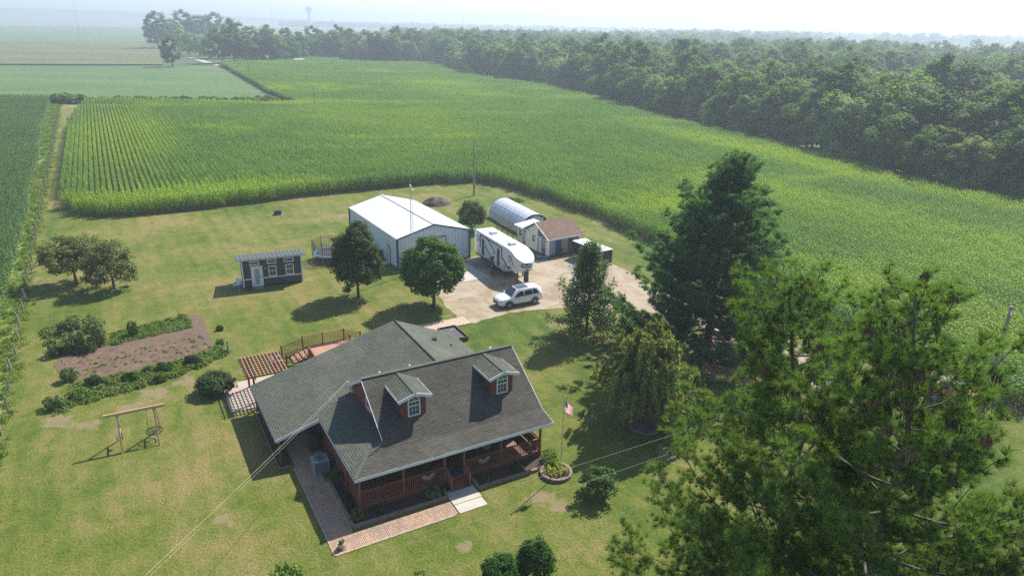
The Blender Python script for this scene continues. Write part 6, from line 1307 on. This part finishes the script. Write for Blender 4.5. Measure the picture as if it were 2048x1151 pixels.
# ------------------------------------------------------------ weeds, verge
def weed_clump(seed, r, h, n, leaf, m):
    rg = np.random.default_rng(seed); P = rg.normal(0, r*.45, (n, 3)); P[:, 2] = h*rg.random(n)**.8*(1-.5*np.hypot(P[:, 0], P[:, 1])/r); P[:, 2] = np.clip(P[:, 2], .02, h)
    N_ = _unit(rg.normal(size=(n, 3))*.8+[0, 0, .7]); V, F = leaf_quads(P, N_, leaf*rg.uniform(.6, 1.3, n), rg, 2.2); return npmesh('weed', V, F, m)
L_grass = leafmat('tall_grass', (.17, .25, .05), (.23, .30, .08), (.30, .28, .13), trans=.4, patch=.4)
wv = variants('weed', [weed_clump(i, .55, .75, 110, .10, L_weed) for i in range(3)]+[weed_clump(9+i, .6, .5, 120, .08, L_grass) for i in range(3)])
rng = np.random.default_rng(77); s = rng.uniform(-10, 225, 5200); off = np.where(rng.random(5200) < .9, rng.uniform(.2, 5.8, 5200), rng.normal(0, .35, 5200))
nx_, ny_ = -fdir.y, fdir.x; P = np.stack([f0.x+fdir.x*s+nx_*off, f0.y+fdir.y*s+ny_*off, np.zeros(5200)], 1)
wig = .6*np.sin(s*.35)+.4*np.sin(s*.9); keep = (off > -.6)|(rng.random(5200) < .3); P = P[keep]
o = scatter('fence_weeds', P, rng.uniform(0, 6.28, len(P)), rng.uniform(.3, .85, len(P)), rng.choice([0, 1, 3, 4, 5, 4, 5], len(P)), wv); tag(o, 'tall weeds and grass along the wire fence', 'weeds')
solidpoly('weed_strip', [f0+fdir*-15+Vector((nx_*.3, ny_*.3, 0)), f0+fdir*215+Vector((nx_*.3, ny_*.3, 0)), f0+fdir*215+Vector((nx_*7, ny_*7, 0)), f0+fdir*-15+Vector((nx_*9, ny_*9, 0))], .02, field_material('weed_ground', [(.4, (.13, .20, .035)), (.6, (.19, .23, .07))], .5, (1, 1, 1), 2, .15))
# hedge strip and bushes at the far end of the corn
pts = []
for x0, x1, y0, y1, n, sc_ in ((110, 165, 202, 208, 110, (1.6, 3.0)), (165, 560, 201, 208, 360, (.8, 1.9)), (250, 560, 207, 214, 220, (.5, 1.2)), (430, 590, 0, 0, 150, (1.2, 2.4))):
    for k in range(n):
        if y0: p = G(rng.uniform(x0, x1), rng.uniform(y0, y1))
        else: u_ = rng.random(); p = G(436+155*u_**.85, 132+78*u_+rng.uniform(-1, 1))
        pts.append((p.x, p.y, 0, rng.uniform(*sc_)))
pts = np.array(pts); dv = variants('hedge_weed', [weed_clump(30+i, .8, 1.0, 90, .2, L_shrub if i < 2 else L_weed) for i in range(4)])
o = scatter('hedge_strip', pts[:, :3], rng.uniform(0, 6, len(pts)), pts[:, 3], rng.integers(0, 4, len(pts)), dv); tag(o, 'strip of weeds and low hedge between the corn and bean fields', 'weeds')
# ------------------------------------------------------------ swing frame
A0, A1 = Vector((-26.13, 39.33, 0)), Vector((-22.95, 41.05, 0)); sa = math.atan2((A1-A0).y, (A1-A0).x); yw = mat('new_lumber', (.52, .36, .20), .7, (.45, .30, .16), 3); t = thing('swing_frame', 'wooden A frame swing stand with a long top beam on the left lawn', 'swing frame', A0, sa); BL = (A1-A0).length
MB().beam((0, 0, 2.35), (BL, 0, 2.35), .09, .2).build('beam', yw, t)
for x in (.78, 2.93):
    for s_ in (-1, 1): MB().beam((x, s_*.08, 2.28), (x+.02*s_, s_*1.02, 0), .09, .09).build('leg', yw, t)
    MB().beam((x, -.62, 1.0), (x, .62, 1.0), .05, .1).build('crossbar', yw, t); MB().box(x-.07, -.12, 2.12, x+.07, .12, 2.26).build('bracket', m_black, t)
ws = thing('web_swing', 'round black web swing hanging from the right end of the swing frame', 'swing', A0, sa); cx = 2.75
mb = MB(); mb.tube([(cx+.52*math.cos(a), .52*math.sin(a)-.05, .62) for a in [2*math.pi*i/20 for i in range(21)]], .035, 6, False); mb.build('rim', m_black, ws)
for k in range(6): a = k*math.pi/6; MB().beam((cx+.5*math.cos(a), .5*math.sin(a)-.05, .61), (cx-.5*math.cos(a), -.5*math.sin(a)-.05, .61), .015, .015).build('cord', m_black, ws)
for r_ in (.17, .34): MB().tube([(cx+r_*math.cos(a), r_*math.sin(a)-.05, .61) for a in [2*math.pi*i/12 for i in range(13)]], .009, 4, False).build('cord', m_black, ws)
for a in (.7, 2.4, 3.9, 5.5): MB().beam((cx+.5*math.cos(a), .5*math.sin(a)-.05, .62), (cx+.28*(1 if math.cos(a) > 0 else -1), 0, 2.3), .02, .02).build('rope', m_black, ws)
ts = thing('toddler_swing', 'small white and yellow swing seat hanging at the left post of the swing frame', 'swing', A0, sa); MB().box(.55, -.15, .75, .75, .15, .82).build('seat', m_white, ts); MB().box(.5, -.12, .45, .6, .02, .75).build('pad', mat('yellow_plastic', (.75, .5, .03), .5), ts)
for y in (-.12, .12): MB().beam((.65, y, .8), (.7, y*.3, 2.28), .02, .02).build('rope', m_white, ts)
# ------------------------------------------------------------ vegetable garden
g_soil = mat('tilled_soil', (.25, .165, .112), .95, (.19, .125, .085), 1.5, coord='Position', bump=.03)
gp_ = [G(*p) for p in ((100, 716), (128, 763), (200, 757), (300, 737), (405, 706), (430, 690), (412, 660), (408, 632), (375, 627), (372, 660), (300, 672), (215, 690))]
solidpoly('garden_soil', smooth_outline(gp_, 1, .03), .018, mat('furrow_soil', (.105, .064, .045), .95, (.135, .088, .06), 2, coord='Position', bump=.03))  # furrow shade put into the colour: darker soil between the lighter ridges
P0, P1 = G(125, 722), G(395, 665); Q0, Q1 = G(150, 757), G(420, 700)
for k in range(6):
    a, b = P0.lerp(Q0, k/5), P1.lerp(Q1, k/5); mb = MB(); n = 40; rn = random.Random(k); 
    for i in range(n+1):
        c = a.lerp(b, i/n); h = .15+rn.uniform(-.03, .03); w_ = .17+rn.uniform(-.03, .03); dd = (b-a).normalized(); s_ = Vector((-dd.y, dd.x, 0)); mb.v += [tuple(c-s_*w_+Vector((0, 0, .012))), tuple(c+Vector((rn.uniform(-.02, .02), 0, .02+h))), tuple(c+s_*w_+Vector((0, 0, .012)))]
    for i in range(n): mb.f += [(3*i, 3*i+3, 3*i+4, 3*i+1), (3*i+1, 3*i+4, 3*i+5, 3*i+2)]
    o = mb.build('soil_ridge', g_soil); o['kind'] = 'structure'
L_gp = leafmat('garden_pale_leaves', (.13, .18, .06), (.19, .23, .09), (.32, .33, .2), trans=.38, patch=1.2)
def gard(px, py, rx, ry, h, m, sd_, lb, cat='plant', leaf=.11, n=60, per=34): return shrub('garden_plant', lb, cat, G(px, py), rx*.72, ry*.72, h, m, 500+sd_, leaf, n, per, .26, stem=False, group=None)
gard(195, 690, 1.1, 1.0, 3.0, L_gp, 1, 'tallest sunflower like plant at the right end of the tall garden clump', n=90); gard(150, 700, 1.2, 1.1, 1.7, L_gp, 2, 'pale leafy plant in the middle of the tall garden clump'); gard(118, 708, 1.0, 1.0, 1.4, L_gp, 3, 'pale bushy plant at the left end of the tall garden clump')
gard(150, 668, .8, .8, 1.9, L_gp, 4, 'thin tall plant at the back of the tall garden clump'); gard(130, 672, .8, .8, 1.4, L_gp, 41, 'back left plant of the tall garden clump'); gard(178, 705, .9, .7, 1.1, L_shrub, 42, 'dark green plant in front of the tallest garden plant')
gard(268, 672, .62, .6, 1.45, L_shrub, 5, 'compact dark green bush at the upper edge of the tilled soil')
gard(110, 815, 1.1, .8, .9, L_gp, 6, 'pale weedy plant at the lower left corner of the garden'); gard(140, 760, .9, .7, 1.0, L_gp, 7, 'pale large leaved plant at the left end of the lower row'); gard(165, 795, 1.1, .8, .7, L_weed, 8, 'green weeds behind the pale corner plant'); gard(190, 770, .9, .6, .8, L_shrub, 9, 'dark leafy plant in the lower garden row, leftmost dark one')
gard(262, 762, .9, .6, .7, L_shrub, 10, 'dark leafy plant in the middle of the lower garden row'); gard(330, 742, .9, .6, .7, L_shrub, 11, 'bushy plant right of the middle of the lower garden row'); gard(385, 728, .8, .6, .7, L_dkshrub, 12, 'reddish dark plant near the right end of the lower garden row'); gard(322, 762, .6, .45, .5, L_shrub, 13, 'grey green plant below the lower garden row')
gard(440, 690, .5, .4, .55, L_gp, 14, 'white flowering plant beside the garden post'); gard(440, 660, .45, .35, .35, L_shrub, 15, 'small green plant above the white flowering one'); gard(300, 745, .7, .45, .6, L_weed, 16, 'fresh green plant between two dark ones in the lower row')
shrub('garden_plant', 'pale thin seedlings at the far end of the green garden strip', 'plant', G(350, 655), .8, .6, .4, leafmat('grey_seedlings', (.2, .24, .19), (.26, .3, .24), trans=.3), 520, .05, 40, 14, .2, stem=False)
pp = thing('garden_post', 'short grey wooden post beside the white flowering plant', 'post', G(458, 706)); MB().box(-.07, -.07, 0, .07, .07, 1.15).build('post', fpm, pp); MB().box(-.05, -.1, .75, .05, -.07, .85).build('tag', m_white, pp)
for k, (x, y, lb) in enumerate(((361, 643, 'right'), (357, 640, 'left'))): t = thing('garden_stake', 'thin dark stake at the end of the green garden strip, '+lb+' one of two', 'stake', G(x, y)); MB().tube([(0, 0, 0), (.05*k, 0, 1.1)], .02, 5).build('stake', m_black, t)
gv = variants('garden_weed', [weed_clump(60+i, .35, .32, 60, .08, (L_weed, L_shrub, L_gp)[i]) for i in range(3)]); pts = []
def pfill(poly, n, s0, s1, ch):
    Pp = np.array([G(*p)[:2] for p in poly]); lo, hi = Pp.min(0), Pp.max(0); c = rng.uniform(lo, hi, (n*5, 2)); c = c[inpoly(c, Pp)][:n]; return [(a, b, .02, rng.uniform(s0, s1), rng.choice(ch)) for a, b in c]
pts += pfill([(222, 668), (370, 630), (383, 655), (300, 672), (225, 690)], 420, .5, 1.0, [0, 0, 0, 1])
pts += pfill([(150, 770), (240, 752), (350, 725), (440, 695), (460, 705), (400, 735), (300, 770), (190, 800), (110, 830)], 700, .5, 1.2, [0, 0, 1, 2])
pts += pfill([(90, 660), (200, 640), (215, 690), (160, 705), (100, 712)], 260, .8, 1.8, [0, 2, 2])
pts += pfill([(130, 730), (400, 670), (425, 695), (150, 757)], 150, .2, .5, [0, 1])
pts = np.array(pts); o = scatter('garden_weeds', pts[:, :3], rng.uniform(0, 6, len(pts)), pts[:, 3], pts[:, 4].astype(int), gv); tag(o, 'low green weeds and seedlings covering the garden strips', 'weeds')
# ------------------------------------------------------------ grass blades on the lawn near the house and along edges
gt = variants('grass_tuft', [npmesh('grass_tuft', *blades(np.random.default_rng(i).normal(0, .12, (14, 3))*[1, 1, 0], np.tile([0, 0, 1.], (14, 1)), 4, .09, .012, .6, np.random.default_rng(i), .9), L_grass) for i in range(3)])
# ------------------------------------------------------------ haze
hm = bpy.data.materials.new('haze'); hm.use_nodes = True; nt = hm.node_tree; nt.nodes.clear()
vo = nt.nodes.new('ShaderNodeVolumePrincipled'); vo.inputs['Color'].default_value = (.74, .87, 1, 1); vo.inputs['Density'].default_value = HAZE; vo.inputs['Anisotropy'].default_value = .3
out = nt.nodes.new('ShaderNodeOutputMaterial'); nt.links.new(vo.outputs[0], out.inputs['Volume'])
hb = MB(); hb.box(-6600, -400, -1.2, 6600, 9600, 90); o = hb.build('haze', hm); o['kind'] = 'stuff'
